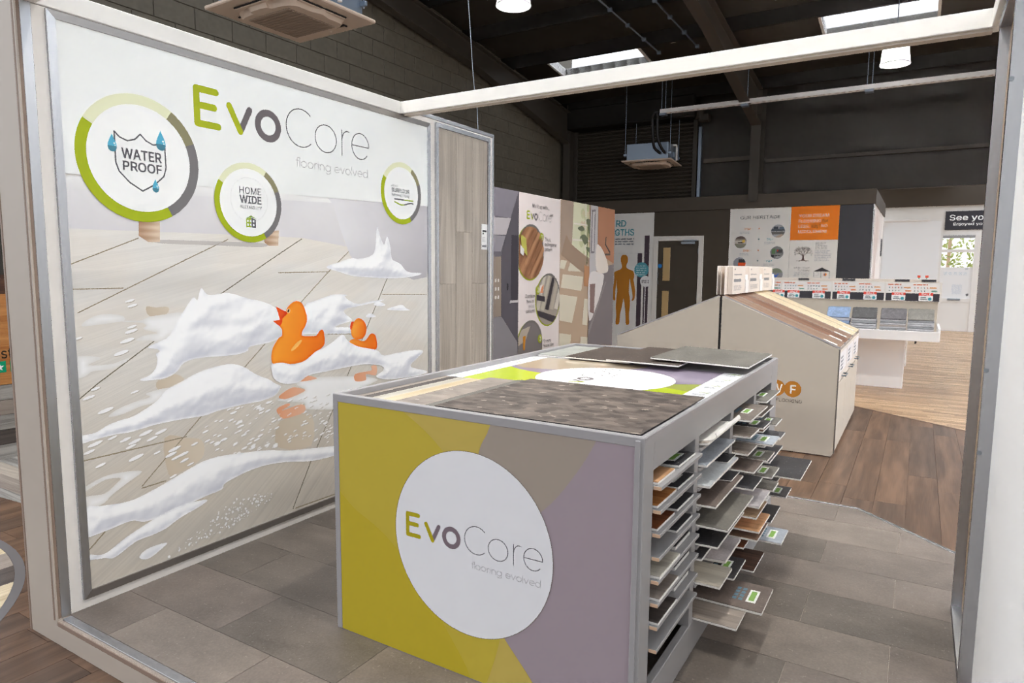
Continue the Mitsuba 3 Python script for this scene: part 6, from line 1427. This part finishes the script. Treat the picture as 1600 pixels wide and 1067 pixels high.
for k, (x, x1) in enumerate(((-4.02, -3.84), (-3.36, -3.22))):
    ch = thing('strut_channel', ('left', 'right')[k] + ' thin steel strut channel under the dark roof', 'strut')
    y0, y1 = 5.0, 10.9
    p0, p1 = np.array([x - (x1 - x) * 2.7, y0, roof_z(y0) - 0.22]), np.array([x1, y1, roof_z(y1) - 0.22])
    add(ch, 'channel', tube([p0, p1], 0.012, 6), 'galvanised')
    for j in range(7):
        c0 = p0 + (p1 - p0) * (0.45 + 0.09 * j)
        add(ch, 'bolt', box(c0[0] - 0.03, c0[0] + 0.03, c0[1] - 0.02, c0[1] + 0.02, c0[2] - 0.025, c0[2] + 0.02), 'galvanised')
sd = thing('smoke_detector', 'small white round smoke detector under the dark roof', 'smoke detector')
zz = roof_z(10.83)
add(sd, 'body', lathe([(0, zz - 0.10), (0.05, zz - 0.10), (0.075, zz - 0.07), (0.08, zz - 0.02), (0.06, zz), (0, zz)], 24), 'white_plastic', smooth=30)
scene[f'{sd}__body']['to_world'] = T().translate([-3.62, 10.83, 0])
add(sd, 'wire', tube([(-3.60, 10.83, zz - 0.02), (-3.52, 10.8, zz + 0.02), (-3.4, 10.75, zz + 0.03)], 0.006, 6), 'red_wire')


def pendant(label, x, y, z, s=1.0):
    t = thing('pendant_lamp', label, 'pendant lamp', 'high bay pendant lamps')
    pr_o = [(0.06, 0.30), (0.10, 0.295), (0.125, 0.275), (0.143, 0.235), (0.156, 0.17), (0.163, 0.10), (0.169, 0.04), (0.182, 0.0)]
    prf = pr_o + [(a - 0.006, b + 0.004) for a, b in pr_o[::-1]]
    tw = T().translate([x, y, z]).scale(s)
    for nm, mm, mt in (('shade', lathe(prf + [prf[0]], 40), 'lamp_shade'), ('rim', trimesh.creation.torus(0.176, 0.007, 40, 8), 'bright_white'), ('collar', lathe([(0, 0.30), (0.092, 0.30), (0.092, 0.325), (0.06, 0.335), (0.05, 0.37), (0.022, 0.38), (0.022, 0.43), (0, 0.43)], 28), 'steel'),
                       ('hook', trimesh.creation.torus(0.022, 0.005, 16, 6), 'steel'), ('rod', trimesh.creation.cylinder(0.006, (roof_z(y) - z) / s - 0.45, sections=8), 'steel')):
        if nm == 'hook':
            rot(mm, 90, [1, 0, 0], [0, 0, 0]); mm.apply_translation([0, 0, 0.45])
        if nm == 'rod':
            L = (roof_z(y) - z) / s - 0.45
            mm.apply_translation([0, 0, 0.46 + L / 2])
        k = add(t + ('__shade' if nm == 'rim' else '__collar' if nm == 'hook' else ''), nm, mm, mt, smooth=35 if nm in ('shade', 'collar') else True)
        scene[k]['to_world'] = tw
    k = add(t, 'bulb', trimesh.creation.icosphere(2, 0.07), 'lamp_glow', smooth=True)
    scene[k]['to_world'] = tw @ T().translate([0, 0, 0.13]).scale([1, 1, 1.4])
    scene[k]['emitter'] = {'type': 'area', 'radiance': {'type': 'rgb', 'value': [130.0 * 1.0, 130.0 * 0.95, 130.0 * 0.86]}}


pendant('glass pendant lamp hanging in view under the overhead beam', -0.46, 10.3, 4.22)
pendant('glass pendant lamp cut off by the top edge above the left part of the beam', -3.72, 6.1, 4.205)
for x, y, w in ((2.4, 10.3, 'right of the glass pendant over the beam'), (2.4, 6.1, 'right of the booth, above the frame'), (-0.46, 6.1, 'straight above the rear of the booth, above the frame'), (-3.7, 1.9, 'above the front left of the booth, out of view'), (-0.46, 1.9, 'above the front of the booth, out of view'), (2.4, 1.9, 'right of the front of the booth, out of view')):
    pendant('glass pendant lamp ' + w, x, y, 4.21)

# ================================================================ LEFT EDGE
gp = thing('wall_poster', 'golden brown wood poster with green star tiles at the left edge', 'poster')
add(gp, 'board', box(-6.68, -6.60, 2.35, 3.4, 0.53, 2.2), 'wall_dark')
g_ = PX(-6.60)
m, uv = boxuv(box(-6.60, -6.597, 2.35, 3.4, 0.53, 1.30), 5, 'y'); add(gp, 'picture', m, 'wood', uv=uv)
m, uv = boxuv(box(-6.60, -6.597, 2.35, 3.4, 1.30, 1.46), 13, 'y'); add(gp, 'picture', m, 'wood', uv=uv)
paint(gp, 'picture', R(2.35, 1.46, 3.4, 2.2), g_, e, (62, 60, 56))
def star(a, b, r): return sg.Polygon([(a + (r if i % 2 == 0 else 0.42 * r) * math.sin(i * math.pi / 5), b + (r if i % 2 == 0 else 0.42 * r) * math.cos(i * math.pi / 5)) for i in range(10)])
for a in (2.475, 2.60):
    paints(gp, 'star_tile', [(R(a, 0.635, a + 0.095, 0.73), 3 * e, (14, 156, 112)), (star(a + 0.047, 0.68, 0.036), 4 * e, (250, 250, 250))], g_)
text(gp, 'lettering', 'stp', g_, 2.535, 0.755, 0.085, (40, 30, 20), False, 0.145, d=3 * e)
lb_ = thing('plinth_board', 'low board of grey wood planks at the foot of the golden poster', 'board')
for k in range(5):
    addw(lb_, 'plank', box(-6.62, -6.58, 2.36, 3.4, FZ + 0.127 * k, FZ + 0.127 * k + 0.124, 0.002), (14, 9, 14, 8, 14)[k], 'y')

# ---- hedge outside the glazed door
hg = thing('hedge', 'sunlit green hedge seen through the glazed door', 'hedge')
n = 2600
c = np.stack([RNG.uniform(-0.8, 3.2, n), RNG.uniform(25.4, 26.6, n), RNG.uniform(0.3, 3.4, n)], 1)
u_ = RNG.normal(size=(n, 3)); u_ /= np.linalg.norm(u_, axis=1, keepdims=True)
w_ = np.cross(u_, RNG.normal(size=(n, 3))); w_ /= np.linalg.norm(w_, axis=1, keepdims=True)
s_l = RNG.uniform(0.05, 0.1, (n, 1))
V = np.stack([c - u_ * s_l, c + w_ * s_l * 0.5, c + u_ * s_l, c - w_ * s_l * 0.5], 1).reshape(-1, 3)
Fq = (np.arange(n) * 4)[:, None] + np.array([[0, 1, 2, 0, 2, 3]])
add(hg, 'foliage', trimesh.Trimesh(V, Fq.reshape(-1, 3), process=False), 'leaf', stuff=True)
add(hg, 'stem', cat(*[tube([(x, 26.0, FZ - 0.05), (x + 0.05, 26.0, 2.6)], 0.05, 8) for x in (-0.3, 0.7, 1.7, 2.7)]), 'raw_wood')
og_ = struct('ground', 'pale paving around the building')
add(og_, None, box(-40, 40, -40, 60, FZ - 0.3, FZ - 0.12), 'paving')
